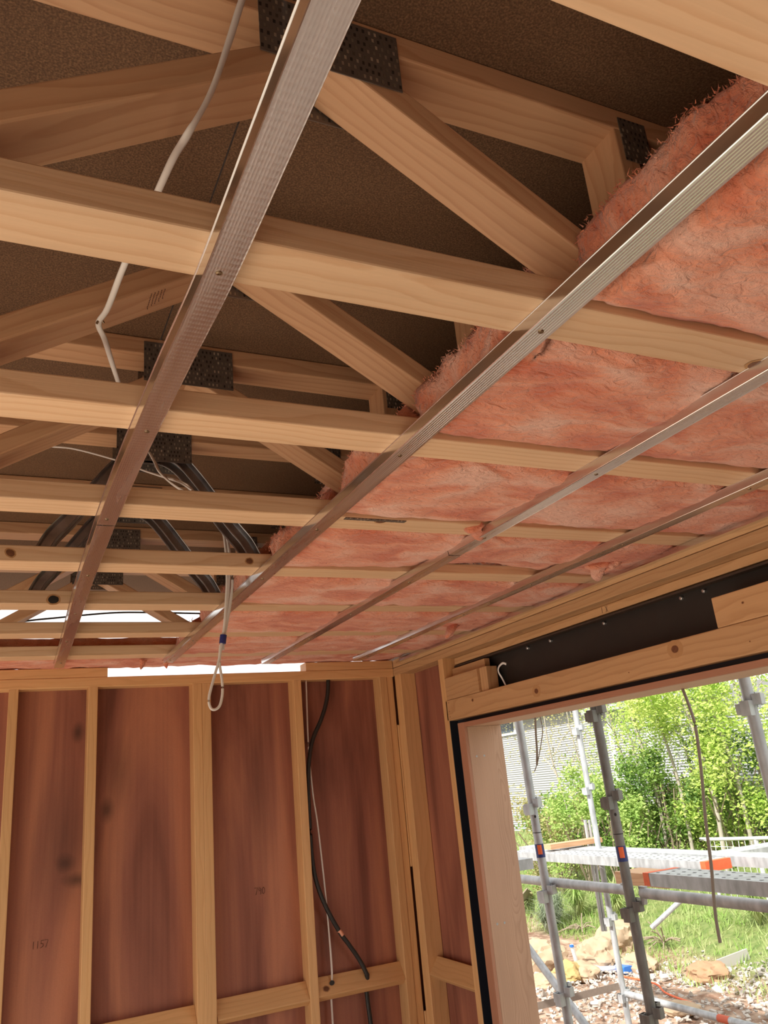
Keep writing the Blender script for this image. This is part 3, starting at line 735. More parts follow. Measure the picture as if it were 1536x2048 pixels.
tag(bc_, 'short thin cable hanging at the upper left of the window', 'cable')
tube('branch_wire', [qx(1078, 1424), qx(1085, 1460), qx(1080, 1500), qx(1075, 1525), qx(1069, 1543)], .002, CABLE_G, bc_)

# ------------------------------------------------------------------ outdoors: ground
def gz(x, y):
    t = min(1, max(0, (x-6.6-.12*(y-8))/3.2)); t = t*t*(3-2*t)
    z = -.42+t*.62+max(0, x-10)*.03
    return z
def ground_mat():
    m, nt, b = mat('ground'); L = nt.links.new
    tc = N(nt, 'TexCoord'); sp = N(nt, 'SeparateXYZ'); L(tc.outputs['Object'], sp.inputs[0])
    n = N(nt, 'TexNoise'); n.inputs['Scale'].default_value = .9; n.inputs['Detail'].default_value = 5; L(tc.outputs['Object'], n.inputs[0])
    n2 = N(nt, 'TexNoise'); n2.inputs['Scale'].default_value = 9; n2.inputs['Detail'].default_value = 7; L(tc.outputs['Object'], n2.inputs[0])
    soil = N(nt, 'ValToRGB'); e = soil.color_ramp.elements
    e[0].position = .35; e[0].color = (.20, .11, .07, 1); e[1].position = .7; e[1].color = (.50, .37, .28, 1); L(n2.outputs['Fac'], soil.inputs[0])
    gr = N(nt, 'ValToRGB'); e = gr.color_ramp.elements
    e[0].position = .3; e[0].color = (.09, .15, .03, 1); e[1].position = .7; e[1].color = (.22, .25, .09, 1); L(n2.outputs['Fac'], gr.inputs[0])
    h = N(nt, 'Math', operation='MULTIPLY_ADD'); h.inputs[1].default_value = -.12; L(sp.outputs['Y'], h.inputs[0]); L(sp.outputs['X'], h.inputs[2])
    a = N(nt, 'Math', operation='MULTIPLY_ADD'); a.inputs[1].default_value = 1.8; L(n.outputs['Fac'], a.inputs[0]); L(h.outputs[0], a.inputs[2])
    cr = N(nt, 'MapRange'); cr.inputs['From Min'].default_value = 6.9; cr.inputs['From Max'].default_value = 7.3; L(a.outputs[0], cr.inputs[0])
    mx = N(nt, 'Mix', data_type='RGBA'); L(cr.outputs[0], mx.inputs[0]); L(soil.outputs[0], mx.inputs[6]); L(gr.outputs[0], mx.inputs[7])
    L(mx.outputs[2], b.inputs['Base Color']); b.inputs['Roughness'].default_value = .95
    bp = N(nt, 'Bump'); bp.inputs['Strength'].default_value = .7; bp.inputs['Distance'].default_value = .06; L(n2.outputs['Fac'], bp.inputs['Height']); L(bp.outputs[0], b.inputs['Normal'])
    return m
V, F = [], []; xs = [2.06+.22*i for i in range(60)]+[16+2*i for i in range(12)]; ys = [-14+.35*j for j in range(130)]
for x in xs:
    for y in ys:
        V.append(Vector((x, y, gz(x, y)+.06*noise.fractal(Vector((x*.9, y*.9, 0)), 1, 2, 5)*(1 if x < 16 else 0))))
for i in range(len(xs)-1):
    for j in range(len(ys)-1):
        a = i*len(ys)+j; F.append((a, a+len(ys), a+len(ys)+1, a+1))
me = bpy.data.meshes.new('ground'); me.from_pydata([tuple(v) for v in V], [], F); smooth(me)
g = new('ground', me, ground_mat()); g['kind'] = 'structure'
me = bpy.data.meshes.new('outer_ground'); me.from_pydata([(-40, -40, -.45), (2.06, -40, -.45), (2.06, 40, -.45), (-40, 40, -.45)], [], [(0, 1, 2, 3)])
g2 = new('ground', me, plain('bare_clay', (.30, .23, .17), .95, var=.2, sc=.6)); g2['kind'] = 'structure'

# rocks
ROCK = plain('tan_rock', (.42, .31, .21), .9, var=.3, bump=.5, sc=9)
ROCKY = plain('yellow_rock', (.44, .31, .13), .9, var=.25, bump=.5, sc=9)
def rock(x, y, r, sx, sy, sz, seed, lab, m=ROCK):
    bm = bmesh.new(); bmesh.ops.create_icosphere(bm, subdivisions=4, radius=r)
    for v in bm.verts:
        p = v.co.normalized(); d = 1+.28*noise.fractal(p*1.3+Vector((seed, 0, 0)), 1, 2, 4)
        cell = noise.cell(p*1.6+Vector((seed*2, 0, 0)))
        v.co = Vector((v.co.x*sx, v.co.y*sy, v.co.z*sz))*(d+.08*cell)
    me = bpy.data.meshes.new('rock'); bm.to_mesh(me); bm.free(); smooth(me, .5)
    o = new('boulder', me, m, None, Matrix.Translation((x, y, gz(x, y)+r*sz*.55)))
    return tag(o, lab, 'rock', 'boulders at the foot of the grass bank')
def on_ground(X, Y_, lo=4.0, hi=30):
    """walk along the sight line until it meets the terrain"""
    d = lo
    while d < hi:
        p = px(X, Y_, d)
        if p.z <= gz(p.x, p.y): return p
        d += .02
    return px(X, Y_, hi)
for i, (X, Y_, r, sx, sy, sz, lab, mm) in enumerate([
    (1138, 1950, .17, 1.3, 1.2, .85, 'rounded yellowish boulder beside the white stake', ROCKY),
    (1092, 1962, .16, 1.2, 1.5, .6, 'low pale boulder left of the yellow one', ROCK),
    (1087, 1925, .26, 1.3, 1.2, .9, 'broad brown boulder behind the nearest scaffold post', ROCK),
    (1198, 1918, .24, 1.1, 1.5, .95, 'large pitted tan boulder between the two scaffold rows', ROCK),
    (1238, 1888, .26, 1.1, 1.2, 1.0, 'tall rounded boulder half behind the thin far post', ROCK),
    (1282, 1928, .18, 1.1, 1.5, .7, 'long flat tan boulder right of the far post', ROCK),
    (1168, 1945, .17, 1.2, 1.3, .7, 'angular brown boulder right of the white stake', ROCK),
    (1418, 1950, .19, 1.2, 1.4, .75, 'reddish clay boulder lying alone in the rubble', plain('red_rock', (.36, .22, .13), .95, var=.3, bump=.5, sc=9)),
    (1362, 2018, .15, 1.2, 1.6, .5, 'pale flat stone at the bottom among bare soil', ROCK)]):
    p = on_ground(X, Y_+12); rock(p.x, p.y, r*.8, sx, sy, sz, i*3.7+1, lab, mm)
# rubble: too many chips to count
rn = random.Random(5); V, F = [], []
for i in range(1700):
    X = rn.uniform(1060, 1600); Y_ = rn.triangular(1912, 2090, 1965)+(-.06*(X-1300) if rn.random() < .5 else 0)
    p = on_ground(X, Y_); 
    if p.x > 9: continue
    s = rn.uniform(.005, .022)*(2 if rn.random() < .03 else 1); b = len(V)
    ax = Vector((rn.gauss(0, 1), rn.gauss(0, 1), rn.gauss(0, .3))).normalized()*s*rn.uniform(.8, 2); bx = ax.cross(Vector((rn.gauss(0, .3), rn.gauss(0, .3), 1))).normalized()*s; cz = Vector((0, 0, s*.4))
    p = p+Vector((0, 0, .03))
    for sx in (-1, 1):
        for sy in (-1, 1):
            for sz in (-1, 1): V.append(p+ax*sx*rn.uniform(.5, 1)+bx*sy*rn.uniform(.5, 1)+cz*sz)
    F += [tuple(b+j for j in f) for f in ((0, 1, 3, 2), (4, 6, 7, 5), (0, 4, 5, 1), (2, 3, 7, 6), (0, 2, 6, 4), (1, 5, 7, 3))]
o = mesh('rubble', V, F, plain('chalky_chips', (.46, .42, .38), .9, var=.35, sc=5)); tag(o, 'pale stone chips and rubble scattered over bare soil', 'rubble', kind='stuff')

def grass_mat(name, a, b_):
    m, nt, b = mat(name); L = nt.links.new; tc = N(nt, 'TexCoord'); n = N(nt, 'TexNoise'); n.inputs['Scale'].default_value = 3; n.inputs['Detail'].default_value = 8
    L(tc.outputs['Object'], n.inputs[0]); mx = N(nt, 'Mix', data_type='RGBA'); mx.inputs[6].default_value = (*a, 1); mx.inputs[7].default_value = (*b_, 1)
    cr = N(nt, 'MapRange'); cr.inputs['From Min'].default_value = .35; cr.inputs['From Max'].default_value = .65; L(n.outputs['Fac'], cr.inputs[0]); L(cr.outputs[0], mx.inputs[0])
    L(mx.outputs[2], b.inputs['Base Color']); b.inputs['Roughness'].default_value = .6
    tr = N(nt, 'BsdfTranslucent'); L(mx.outputs[2], tr.inputs[0]); ms = N(nt, 'MixShader'); ms.inputs[0].default_value = .35
    L(b.outputs[0], ms.inputs[1]); L(tr.outputs[0], ms.inputs[2]); L(ms.outputs[0], nt.nodes['Material Output'].inputs[0])
    return m
GRASS = grass_mat('grass_blades', (.28, .47, .10), (.52, .54, .28))
V, F = [], []
for i in range(26000):
    x = rn.uniform(6.4, 12.1); y = rn.uniform(5, 19)
    e = x-.12*(y-8)
    if e < 6.6+.5*noise.noise(Vector((x*.8, y*.8, 2))) : continue
    z = gz(x, y); h = rn.uniform(.05, .17); a = rn.uniform(0, PI); w = .009
    d = Vector((math.cos(a)*w, math.sin(a)*w, 0)); l = Vector((rn.gauss(0, .04), rn.gauss(0, .04), h)); b = len(V)
    P = Vector((x, y, z-.01)); V += [P-d, P+d, P+l]; F.append((b, b+1, b+2))
o = mesh('grass', V, F, GRASS); tag(o, 'bright green grass growing over the sloping bank', 'grass', kind='stuff')

# ------------------------------------------------------------------ scaffold
def standard(P0, P1, zs, lab, m=SCAF, sticker=None, joint=None, holes=()):
    """P0 foot, P1 top; zs heights of the pressed V brackets"""
    P0, P1 = Vector(P0), Vector(P1)
    t = thing('scaffold_standard', P0, lab, 'scaffold post', 'upright galvanised scaffold posts')
    at = lambda z: P0+(P1-P0)*((z-P0.z)/(P1.z-P0.z))
    pipe('tube', P0, P1, .02415, m, t)
    box('base_plate', P0-Vector((.07, .07, 0)), P0+Vector((.07, .07, .008)), m, t)
    for z in zs:
        c = at(z)
        for q_ in range(4):
            a = q_*PI/2+.3; d = Vector((math.cos(a), math.sin(a), 0)); s = Vector((-d.y, d.x, 0)); zz = Vector((0, 0, .022 if q_ % 2 else .03)); lo = Vector((0, 0, -.045 if q_ in (1, 2) else -.012))
            V = []
            for h in (zz, -zz):
                V += [c+lo+h+d*.020-s*.021, c+lo+h+d*.056-s*.019, c+lo+h+d*.056+s*.019, c+lo+h+d*.020+s*.021]
            F = [(0, 4, 5, 1), (1, 5, 6, 2), (2, 6, 7, 3)]
            b = mesh('bracket', V, F, m, t); md = b.modifiers.new('s', 'SOLIDIFY'); md.thickness = .005
    if joint: 
        c = at(joint); pipe('joint_collar', c-Vector((0, 0, .002)), c+Vector((0, 0, .002)), .0247, BLACKST, t, .002)
    if sticker:
        a, b = at(sticker-.035), at(sticker+.035)
        pipe('label', a, b, .0248, NAVY, t, .001)
        V = []; dd = (CAM-a); ang0 = math.atan2(dd.y, dd.x)
        for h in (a+(b-a)*.25, a+(b-a)*.95):
            V += [h+Vector((.0253*math.cos(ang0+(-.5+.2*i)), .0253*math.sin(ang0+(-.5+.2*i)), 0)) for i in range(6)]
        mesh('orange_mark', V, [(i, i+1, i+7, i+6) for i in range(5)], plain('orange_label', (.85, .16, .05), .5) if 'orange_label' not in bpy.data.materials else bpy.data.materials['orange_label'], t)
    for z in holes:
        c = at(z); dd = (CAM-c); dd.z = 0; dd.normalize(); s = Vector((-dd.y, dd.x, 0)); c = c+dd*.0246+s*.004
        mesh('pin_hole', [c+s*.006*math.cos(i*PI/6)+Vector((0, 0, .008*math.sin(i*PI/6))) for i in range(12)], [tuple(range(12))], BLACKST, t)
    return t
gA = gz(2.8, 4)
standard((2.8, 4.00, gA), (2.8, 4.13, 2.45), (1.60, 1.15, .66, .2), 'galvanised scaffold post nearest the window jamb, label at mid height', SCAF, 1.335, 1.43, (1.515,))
standard((2.8, 3.35, gA), (2.8, 3.42, 2.45), (2.04, 1.62, 1.12, .68, .2), 'brownish weathered scaffold post in the middle of the window', SCAFD, 1.34, 1.43, (1.52,))
standard((4.6, 5.83, gz(4.6, 5.8)), (4.6, 5.88, 2.9), (2.09, 1.60, .60, .06), 'thin looking far scaffold post between the two nearer ones', SCAF)
standard((2.8, 2.39, gA), (2.8, 2.45, 2.6), (1.965, 1.12, .66), 'scaffold post at the upper right corner of the window', SCAF)
standard((4.6, 3.1, gz(4.6, 3.1)), (4.6, 3.1, 2.6), (1.6, 1.0, .06), 'far scaffold post beyond the right edge of the window', SCAF)
def ledger(P0, P1, lab, m=SCAF, r=.02415):
    t = thing('scaffold_ledger', (Vector(P0)+Vector(P1))/2, lab, 'scaffold tube', 'level scaffold tubes')
    pipe('tube', P0, P1, r, m, t)
    for P, s in ((Vector(P0), 1), (Vector(P1), -1)):
        d = (Vector(P1)-Vector(P0)).normalized()*s
        V = [P-d*.012+Vector((0, 0, .03)), P+d*.03+Vector((0, 0, .03)), P+d*.01-Vector((0, 0, .05)), P-d*.008-Vector((0, 0, .05))]
        b = mesh('wedge', V, [(0, 1, 2, 3)], m, t); md = b.modifiers.new('s', 'SOLIDIFY'); md.thickness = .02; md.offset = 0
    return t
ledger((2.86, 5.9, 1.165), (2.86, 3.475, 1.165), 'level scaffold tube from the jamb to the middle post, open end showing')
ledger((2.83, 3.33, 1.165), (2.83, 1.2, 1.165), 'thick level scaffold tube under the perforated plank')
l2 = ledger((4.6, 5.80, .045), (4.6, 3.14, .055), 'low scaffold tube near the ground with a red band')
pipe('red_band', (4.6, 4.86, .0485), (4.6, 4.76, .049), .0248, plain('red_paint', (.6, .12, .06), .6), l2, .001)
t = thing('scaffold_transom', (4.0, 5.86, .08), 'brownish angle bar across the scaffold near the ground', 'scaffold bar')
V, F = sweepdata([Vector((2.95, 5.86, .075)), Vector((4.56, 5.86, .075))], [(-.03, 0), (.03, 0), (.03, .05), (.026, .05), (.026, .004), (-.03, .004)])
mesh('angle_bar', V, F, plain('rusty_steel', (.30, .24, .20), .7, .2, var=.2), t)
t = thing('scaffold_brace', (3.3, 5.3, 1), 'diagonal scaffold brace crossing behind the nearest post', 'scaffold tube')
pipe('tube', (3.3, 6.2, 1.42), (3.3, 4.1, -.05), .02415, SCAF, t)
t = thing('scaffold_brace', px(1330, 1850, 8), 'thin diagonal prop leaning on the bank behind the planks', 'scaffold tube')
pipe('tube', px(1368, 1795, 8.4), px(1303, 1856, 8.4), .026, SCAF, t)
t = thing('slim_standard', px(1195, 1750, 6.6), 'slim pair of far upright tubes left of the thin post', 'scaffold post')
pipe('tube', px(1170, 1640, 7.2), px(1206, 1862, 7.0), .015, SCAF, t); pipe('tube', px(1178, 1640, 7.2), px(1212, 1862, 7.0), .012, SCAF, t)
def plank(P0, P1, w, h, side, lab, ends=(False, True), dimples=True):
    P0, P1 = Vector(P0), Vector(P1); x = (P1-P0).normalized(); s = Vector(side); s = (s-x*s.dot(x)).normalized()
    t = thing('scaffold_plank', (P0+P1)/2, lab, 'scaffold plank', 'steel scaffold planks')
    prof = [(-w/2, -h), (-w/2, 0), (w/2, 0), (w/2, -h), (w/2-.012, -h), (w/2-.012, -h+.004), (w/2-.003, -h+.004), (w/2-.003, -.003), (-w/2+.003, -.003), (-w/2+.003, -h+.004), (-w/2+.012, -h+.004), (-w/2+.012, -h)]
    V, F = [], []; n = len(prof)
    for P in (P0, P1): V += [P+s*a+Vector((0, 0, b)) for a, b in prof]
    F = [(i, (i+1) % n, n+(i+1) % n, n+i) for i in range(n)]
    mesh('deck', V, F, SCAF, t)
    for e, P, d in ((ends[0], P0, x), (ends[1], P1, -x)):
        if e:
            V = [P-s*w/2*1.01-d*.001, P+s*w/2*1.01-d*.001, P+s*w/2*1.01-d*.001-Vector((0, 0, h)), P-s*w/2*1.01-d*.001-Vector((0, 0, h))]
            V += [v+d*.045 for v in V]; V = [v+Vector((0, 0, .001)) for v in V]
            mesh('painted_end', V, [(0, 1, 2, 3), (0, 4, 5, 1), (1, 5, 6, 2), (0, 3, 7, 4)], ORANGE, t)
    if dimples:
        L_ = (P1-P0).length; V, F = [], []
        k = int(L_/.075)
        for i in range(1, k):
            for r_ in (-.33, 0, .33):
                c = P0+x*(i*.075+(.0375 if r_ == 0 else 0))+s*w*r_+Vector((0, 0, .0015)); b = len(V)
                V += [c+x*.012*math.cos(j*PI/4)+s*.009*math.sin(j*PI/4) for j in range(8)]; F.append(tuple(b+j for j in range(8)))
        mesh('punched_holes', V, F, plain('hole_shadow', (.2, .2, .2), .8) if 'hole_shadow' not in bpy.data.materials else bpy.data.materials['hole_shadow'], t)['kind'] = 'stuff'
    return t
plank((4.33, 6.59, 1.10), (4.33, 4.31, 1.10), .225, .063, (1, 0, 0), 'long pale scaffold plank in the far row with an orange end')
plank((4.62, 6.9, 1.10), (4.62, 3.4, 1.10), .225, .063, (1, 0, 0), 'farthest pale scaffold plank, behind the orange ended one', (False, False), False)
plank((3.30, 3.72, 1.19), (3.30, 1.3, 1.19), .225, .063, (1, 0, 0), 'grey perforated scaffold plank in front, orange paint on its left corner', (True, False))
plank((4.7, 4.98, 1.045), (7.4, 4.98, 1.045), .225, .063, (0, 1, 0), 'pale scaffold plank crossing toward the right edge behind the orange end', (False, False), False)
t = thing('scaffold_plank', (3.0, 5.2, 1.2), 'stubby plank end left of the nearest scaffold post', 'scaffold plank')
box('deck', (2.84, 4.55, 1.1895), (3.06, 5.9, 1.25), SCAF, t)
t = box('timber_packer', (3.55, 3.95, 1.05), (3.75, 4.4, 1.12), PINE_WEB); tag(t, 'brown timber packer under the scaffold planks', 'timber')
t = box('timber_offcut', px(1150, 1686, 7.0)-Vector((.3, .06, .02)), px(1150, 1686, 7.0)+Vector((.25, .06, .02)), PINE_WEB); tag(t, 'timber offcut lying on the far scaffold plank', 'timber')

# site bits
p = on_ground(1160, 1948)
st = pipe('plastic_stake', p, px(1143, 1890, (p-CAM).dot(cf_)), .022, WHITEP, None, .003); tag(st, 'white plastic pipe stake standing in the rubble', 'stake')
tp = px(1143, 1890, (p-CAM).dot(cf_)); pipe('blue_cap', tp-Vector((0, 0, .02)), tp+Vector((0, 0, .004)), .0235, BLUEP, st, .003)
p = on_ground(1250, 1945); t = box('blue_tub', p-Vector((.06, .07, 0)), p+Vector((.06, .07, .07)), BLUEP, None, .012); tag(t, 'small bright blue plastic tub in the rubble', 'tub')
p = on_ground(1215, 1938); t = box('grey_sheet', p-Vector((.16, .2, -.02)), p+Vector((.16, .2, .04)), plain('grey_sheet', (.42, .45, .55), .7), None, .004); tag(t, 'bluish grey sheet lying behind the blue tub', 'sheet')
a, b = on_ground(1440, 1945), on_ground(1500, 1922); t = beam('grey_board', a+Vector((0, 0, .05)), b+Vector((0, 0, .05)), .14, .02, (0, 0, 1), plain('grey_board', (.40, .39, .36), .8)); tag(t, 'flat grey board on the rubble beside the clay boulder', 'board')
pts = [on_ground(X, Y_)+Vector((0, 0, .05)) for X, Y_ in ((1240, 1962), (1280, 1970), (1315, 1980), (1330, 1995), (1350, 2005), (1385, 2018))]
t = tube('orange_string', pts, .009, ORANGE, n=6); tag(t, 'orange string line lying across the soil', 'string')
# driftwood and debris left of the bank
DW = plain('dead_twigs', (.30, .24, .18), .9, var=.2)
for i, (X, Y_) in enumerate(((1330, 1890), (1165, 1862))):
    p = on_ground(X, Y_); V, F = [], []
    for j in range(16):
        d = Vector((rn.gauss(0, 1), rn.gauss(0, 1), abs(rn.gauss(0, .35)))).normalized()*rn.uniform(.15, .45)
        v, f = sweepdata([p+Vector((0, 0, .03)), p+d*.5+Vector((0, 0, .05)), p+d], circ(.008, 5)); b = len(V); V += v; F += [tuple(k+b for k in q_) for q_ in f]
    o = mesh('dead_branch', V, F, DW); tag(o, ('bleached dead branch lying on the grass bank', 'dry brown twigs heaped in the green grass')[i], 'branch')
for i in range(4):
    p = on_ground(1046+i*5, 1812+i*6); o = beam('scrap_timber', p+Vector((-.3, -.2, .1+.05*i)), p+Vector((.4, .3+.1*i, .1+.05*i)), .09, .03, (0, 0, 1), DW); tag(o, ('weathered scrap board, lowest of the heap beside the jamb', 'weathered scrap board, second up in the heap beside the jamb', 'weathered scrap board, third up in the heap beside the jamb', 'weathered scrap board on top of the heap beside the jamb')[i], 'board')

# mesh gate
gt = thing('mesh_gate', (9, 7.6, .1), 'white tube gate filled with wire mesh, standing before the trees', 'gate')
GP = px(1416, 1678, 10.6); ya, yb_, zt, zb = GP.y, GP.y-3.2, GP.z, GP.z-.75; gx = GP.x
WM_ = plain('white_gate', (.6, .62, .62), .4)
tube('gate_frame', [(gx, yb_, zb), (gx, yb_, zt+.0), (gx, ya-.12, zt), (gx, ya-.03, zt-.02), (gx, ya, zt-.1), (gx, ya, zb)], .022, WM_, gt, sm=3, up=(1, 0, 0))
V, F = [], []
def addt(A_, B_, r):
    v, f = sweepdata([Vector(A_), Vector(B_)], circ(r, 5), (1, 0, 0.01)); b = len(V); V.extend(v); F.extend([tuple(k+b for k in q_) for q_ in f])
y = ya-.1
while y > yb_: addt((gx, y, zb), (gx, y, zt), .0045); y -= .1
z = zt-.09
while z > zb: addt((gx, yb_, z), (gx, ya, z), .0045); z -= .1
mesh('wire_mesh', V, F, WM_, gt)
for yy in (ya-.78, ya-1.9): beam('mid_bar', (gx, yy, zb), (gx, yy, zt), .04, .04, (0, 1, 0), WM_, gt)

# ------------------------------------------------------------------ neighbour's house
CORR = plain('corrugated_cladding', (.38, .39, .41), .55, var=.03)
DARKW = plain('dark_glass', (.05, .07, .09), .2)
hs = thing('house', (13, 14, 0), 'white corrugated clad house beyond the trees', 'house')
def corr(name, x, y0, y1, z0, z1, pitch=.056, amp=.011):
    n = int((z1-z0)/pitch*8); V, F = [], []
    for i in range(n+1):
        z = z0+(z1-z0)*i/n; dx = -amp*math.sin(2*PI*(z-z0)/pitch)
        V += [Vector((x+dx, y0, z)), Vector((x+dx, y1, z))]
    for i in range(n): F.append((2*i, 2*i+1, 2*i+3, 2*i+2))
    return mesh(name, V, F, CORR, hs, True)
HX = 13.0
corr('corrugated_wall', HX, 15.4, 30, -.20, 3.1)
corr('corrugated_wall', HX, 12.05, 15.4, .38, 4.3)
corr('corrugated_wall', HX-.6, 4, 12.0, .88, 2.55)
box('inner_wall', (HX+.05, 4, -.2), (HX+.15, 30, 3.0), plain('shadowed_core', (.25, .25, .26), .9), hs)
box('roof_gable', (HX-.3, 16.2, 3.1), (HX+5, 30, 3.3), plain('grey_roof', (.42, .42, .44), .7), hs)
box('fascia', (HX-.3, 12.1, 2.9), (HX+.1, 16.0, 3.02), plain('grey_fascia', (.36, .38, .42), .6), hs)
wn = box('window', (HX-.06, 19.2, 2.75), (HX+.02, 20.6, 3.35), WHITEP, hs); box('pane', (HX-.08, 19.3, 2.82), (HX-.062, 20.5, 3.28), DARKW, wn)
wn = box('window', (HX-.66, 8.6, 1.6), (HX-.58, 9.6, 2.5), WHITEP, hs); box('pane', (HX-.68, 8.7, 1.66), (HX-.662, 9.5, 2.44), DARKW, wn)
for y in (15.35, 14.1): box('corner_trim', (HX-.05, y, -.1), (HX+.0, y+.09, 3.0), WHITEP, hs)

# ------------------------------------------------------------------ trees and shrubs
def leafm(name, a, b_): return grass_mat(name, a, b_)
LG = leafm('leaves_spring_green', (.36, .56, .08), (.62, .72, .22))
LD = leafm('leaves_deep_green', (.07, .17, .03), (.30, .46, .09))
LT = leafm('leaves_tan', (.34, .34, .12), (.48, .45, .22))
LM = leafm('leaves_mid_green', (.28, .46, .10), (.50, .62, .20))
BARK = plain('pale_birch_bark', (.36, .33, .27), .8, var=.3, sc=8)
def leaves(nm, parent, c, rad, n, m, size, rnd, clumps=14):
    V, F = [], []; cs = []
    for i in range(clumps):
        while True:
            q_ = Vector((rnd.uniform(-1, 1), rnd.uniform(-1, 1), rnd.uniform(-1, 1)))
            if q_.length < 1: break
        cs.append((Vector((q_.x*rad[0], q_.y*rad[1], q_.z*rad[2])), rnd.uniform(.25, .5)))
    for i in range(n):
        cc, s = cs[rnd.randrange(clumps)]
        p = c+cc+Vector((rnd.gauss(0, .45*s*rad[0]), rnd.gauss(0, .45*s*rad[1]), rnd.gauss(0, .40*s*rad[2])))
        nn = Vector((rnd.gauss(-.4, 1), rnd.gauss(-.3, 1), rnd.gauss(.5, 1))).normalized()
        a = nn.cross(Vector((rnd.random(), rnd.random(), rnd.random()))).normalized(); b_ = nn.cross(a); s2 = size*rnd.uniform(.6, 1.3); b = len(V)
        V += [p-a*s2, p+b_*s2*.55, p+a*s2, p-b_*s2*.55]; F.append((b, b+1, b+2, b+3))
    return mesh(nm, V, F, m, parent)
def tree(P, h, lean, cz, rad, n, m, lab, seed, size=.045, tr=.035, clumps=16, cat='tree'):
    rnd = random.Random(seed); P = Vector((P[0], P[1], gz(P[0], P[1])-.05))
    t = thing('birch_tree', P, lab, cat, 'trees in front of the corrugated house')
    top = P+Vector((lean[0], lean[1], h))
    pts = [P, P.lerp(top, .3)+Vector((.05, -.04, 0)), P.lerp(top, .65)+Vector((-.04, .05, 0)), top]
    Q = catmull(pts, 5); V, F = [], []
    for i, p in enumerate(Q):
        r = tr*(1-.75*i/(len(Q)-1)); V += [p+Vector((r*math.cos(j*PI/4), r*math.sin(j*PI/4), 0)) for j in range(8)]
    for i in range(len(Q)-1):
        for j in range(8): F.append((i*8+j, i*8+(j+1) % 8, (i+1)*8+(j+1) % 8, (i+1)*8+j))
    mesh('trunk', V, F, BARK, t, True)
    for i in range(9):
        b0 = P.lerp(top, rnd.uniform(.35, .95)); d = Vector((rnd.gauss(0, 1), rnd.gauss(0, 1), rnd.uniform(.2, 1))).normalized()*rnd.uniform(.4, .9)*min(1.4, rad[1])
        v, f = sweepdata([b0, b0+d*.5+Vector((0, 0, .06)), b0+d], circ(.008, 5)); mesh('branch', v, f, BARK, t)
    leaves('foliage', t, P+Vector((lean[0]*.6, lean[1]*.6, cz)), rad, n, m, size, rnd, clumps)
    return t
def at(X, d): p = px(X, 1600, d); return (p.x, p.y)
tree(at(1130, 14), 3.4, (0, .2), 2.3, (.8, 1.1, 1.2), 1100, LT, 'thin tan leaved tree at the left, twiggy and sparse', 1, .02, .025)
tree(at(1180, 13.5), 3.8, (0, .2), 2.6, (.7, .8, 1.1), 800, LT, 'sparse yellowish tree seen behind the thin far post', 2, .02, .022)
tree(at(1262, 13), 4.4, (.1, .3), 2.6, (.8, .9, 1.5), 2200, LM, 'light green young tree right of the middle post', 3, .021, .03)
tree(at(1315, 12.5), 4.2, (0, .3), 2.9, (.8, .8, 1.4), 3000, LG, 'bright green tree with two pale trunks, left of the dangling cable', 4, .022, .035)
tree(at(1365, 12), 4.6, (0, .35), 3.0, (.8, .9, 1.5), 3000, LG, 'bright green tree directly behind the dangling cable', 5, .023, .03)
tree(at(1425, 11.5), 4.4, (.1, .3), 3.0, (.9, .9, 1.3), 8500, LG, 'dense yellow green tree right of the dangling cable', 6, .028, .035)
tree(at(1395, 13.0), 4.8, (0, .3), 3.0, (.9, 1.0, 1.5), 3800, LM, 'pale green tree farther back, between the cable and the dense tree', 16, .022, .03)
tree(at(1290, 14.0), 4.6, (0, .3), 2.7, (.8, 1.0, 1.5), 2600, LG, 'light loose tree against the cladding, right of the middle post', 17, .02, .03)
tree(at(1485, 11.5), 4.6, (0, .4), 2.9, (.9, 1.0, 1.5), 2800, LG, 'bright green tree with a pale leaning trunk above the gate', 7, .026, .035)
tree(at(1550, 11), 4.4, (0, .3), 2.9, (.9, 1.0, 1.4), 3200, LG, 'bright green tree at the right edge of the window', 8, .028, .035)
def shrub(P, cz, rad, n, m, lab, seed, size=.027, clumps=12):
    rnd = random.Random(seed); P = Vector((P[0], P[1], gz(P[0], P[1])))
    t = thing('shrub', P, lab, 'shrub', 'shrubs along the top of the bank')
    V, F = [], []
    for i in range(12):
        d = Vector((rnd.gauss(0, .4), rnd.gauss(0, .4), 1)).normalized()*rad[2]*1.4
        v, f = sweepdata([P, P+d*.5, P+d], circ(.01, 5)); b = len(V); V += v; F += [tuple(k+b for k in q_) for q_ in f]
    mesh('stems', V, F, DW, t)
    leaves('foliage', t, P+Vector((0, 0, cz)), rad, n, m, size, rnd, clumps)
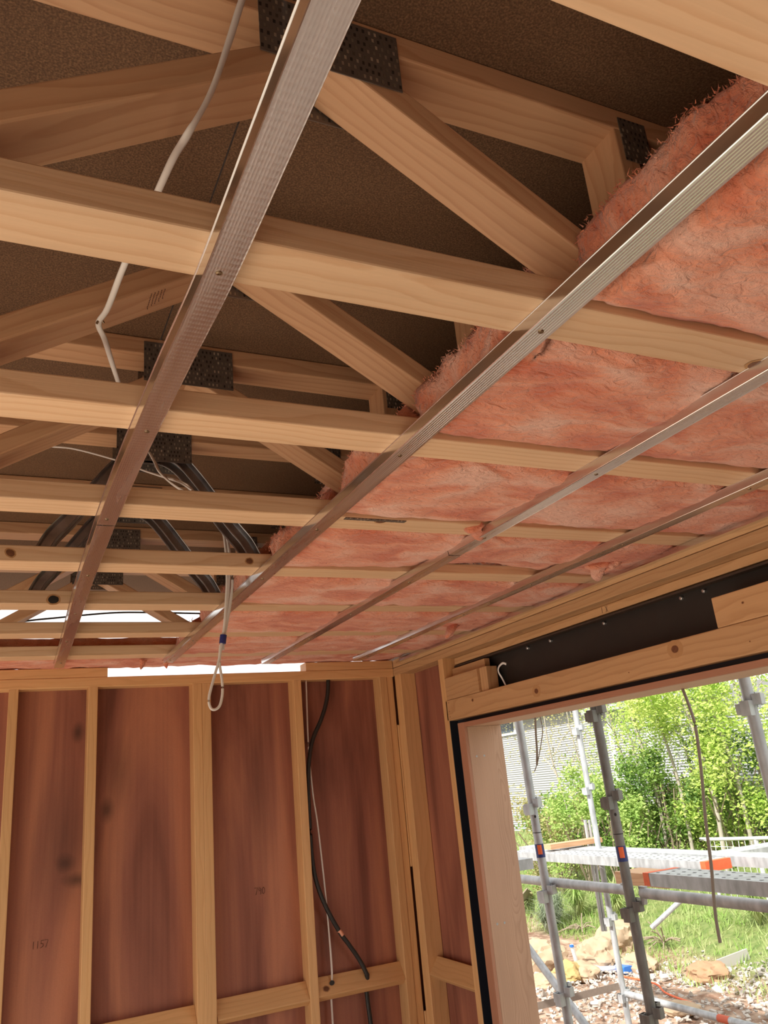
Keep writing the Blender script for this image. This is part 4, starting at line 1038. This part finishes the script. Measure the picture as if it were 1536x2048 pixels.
for i, (X, d, cz, rad, n, m_, lab) in enumerate([
    (1100, 13.5, .9, (.6, .7, .9), 3000, LT, 'yellow green shrub left of the far post, over the plank'),
    (1155, 13.0, .9, (.6, .7, .9), 3600, LM, 'mid green shrub just behind the thin far post'),
    (1210, 12.6, .8, (.6, .7, .8), 3600, LM, 'rounded green shrub between the far and middle posts'),
    (1270, 12.6, .7, (.6, .8, .7), 3800, LD, 'dark green shrub under the corner of the cladding'),
    (1330, 12.4, .9, (.6, .8, .9), 4200, LD, 'dark shrub behind the pale twin trunks'),
    (1390, 12.2, 1.0, (.7, .8, 1.0), 4200, LM, 'leafy shrub at the left end of the gate'),
    (1450, 12.0, 1.1, (.7, .8, 1.0), 4600, LG, 'yellow green shrub behind the gate bars'),
    (1515, 12.0, 1.0, (.7, .9, 1.1), 4600, LD, 'deep green shrub at the right end of the gate')]):
    shrub(at(X, d), cz, rad, int(n*1.35), m_, lab, 40+i)
# dark hedge layer farther back, under the cladding
for i, (X, d) in enumerate(((1100, 16.0), (1170, 15.5), (1240, 15.2), (1310, 14.6), (1380, 14.2), (1450, 14), (1520, 13.6))):
    rnd = random.Random(90+i); x, y = at(X, d); t = thing('hedge_plant', (x, y, gz(x, y)), ('dark hedge plant against the house, at the far left', 'dark hedge plant second from the left, low behind the far post', 'dark hedge plant behind the middle scaffold post', 'dark hedge plant behind the twin pale trunks', 'dark hedge plant behind the end of the gate', 'dark hedge plant behind the middle of the gate', 'dark hedge plant behind the gate, at the far right')[i], 'hedge', 'dark hedge against the house')
    leaves('foliage', t, Vector((x, y, gz(x, y)+.45)), (.6, .9, .55), 3800, LD, .045, rnd, 14)
# ornamental tussock grasses on the bank
TS = grass_mat('tussock', (.20, .27, .17), (.36, .40, .30))
for i, (X, Y_, lab) in enumerate(((1115, 1850, 'silvery tussock grass right of the nearest post'), (1160, 1835, 'tall green tussock behind the level tube'), (1235, 1835, 'green tussock between far and middle posts'), (1520, 1850, 'green tussock on the bank at the right edge'), (1100, 1870, 'low silvery tussock at the foot of the slope'))):
    p = on_ground(X, Y_); rnd = random.Random(i+60); V, F = [], []
    for j in range(260):
        a = rnd.uniform(0, 2*PI); o_ = rnd.uniform(.05, .45); h = rnd.uniform(.2, .55); d = Vector((math.cos(a), math.sin(a), 0)); s = Vector((-d.y, d.x, 0))*.006; b = len(V)
        p1 = p+d*o_*.35+Vector((0, 0, h*.8)); p2 = p+d*o_+Vector((0, 0, h*rnd.uniform(.4, 1)))
        V += [p-s, p+s, p1+s, p1-s, p2]; F += [(b, b+1, b+2, b+3), (b+3, b+2, b+4)]
    o = mesh('tussock_grass', V, F, TS if i in (0, 4) else GRASS); tag(o, lab, 'tussock', 'tussock grasses on the bank')
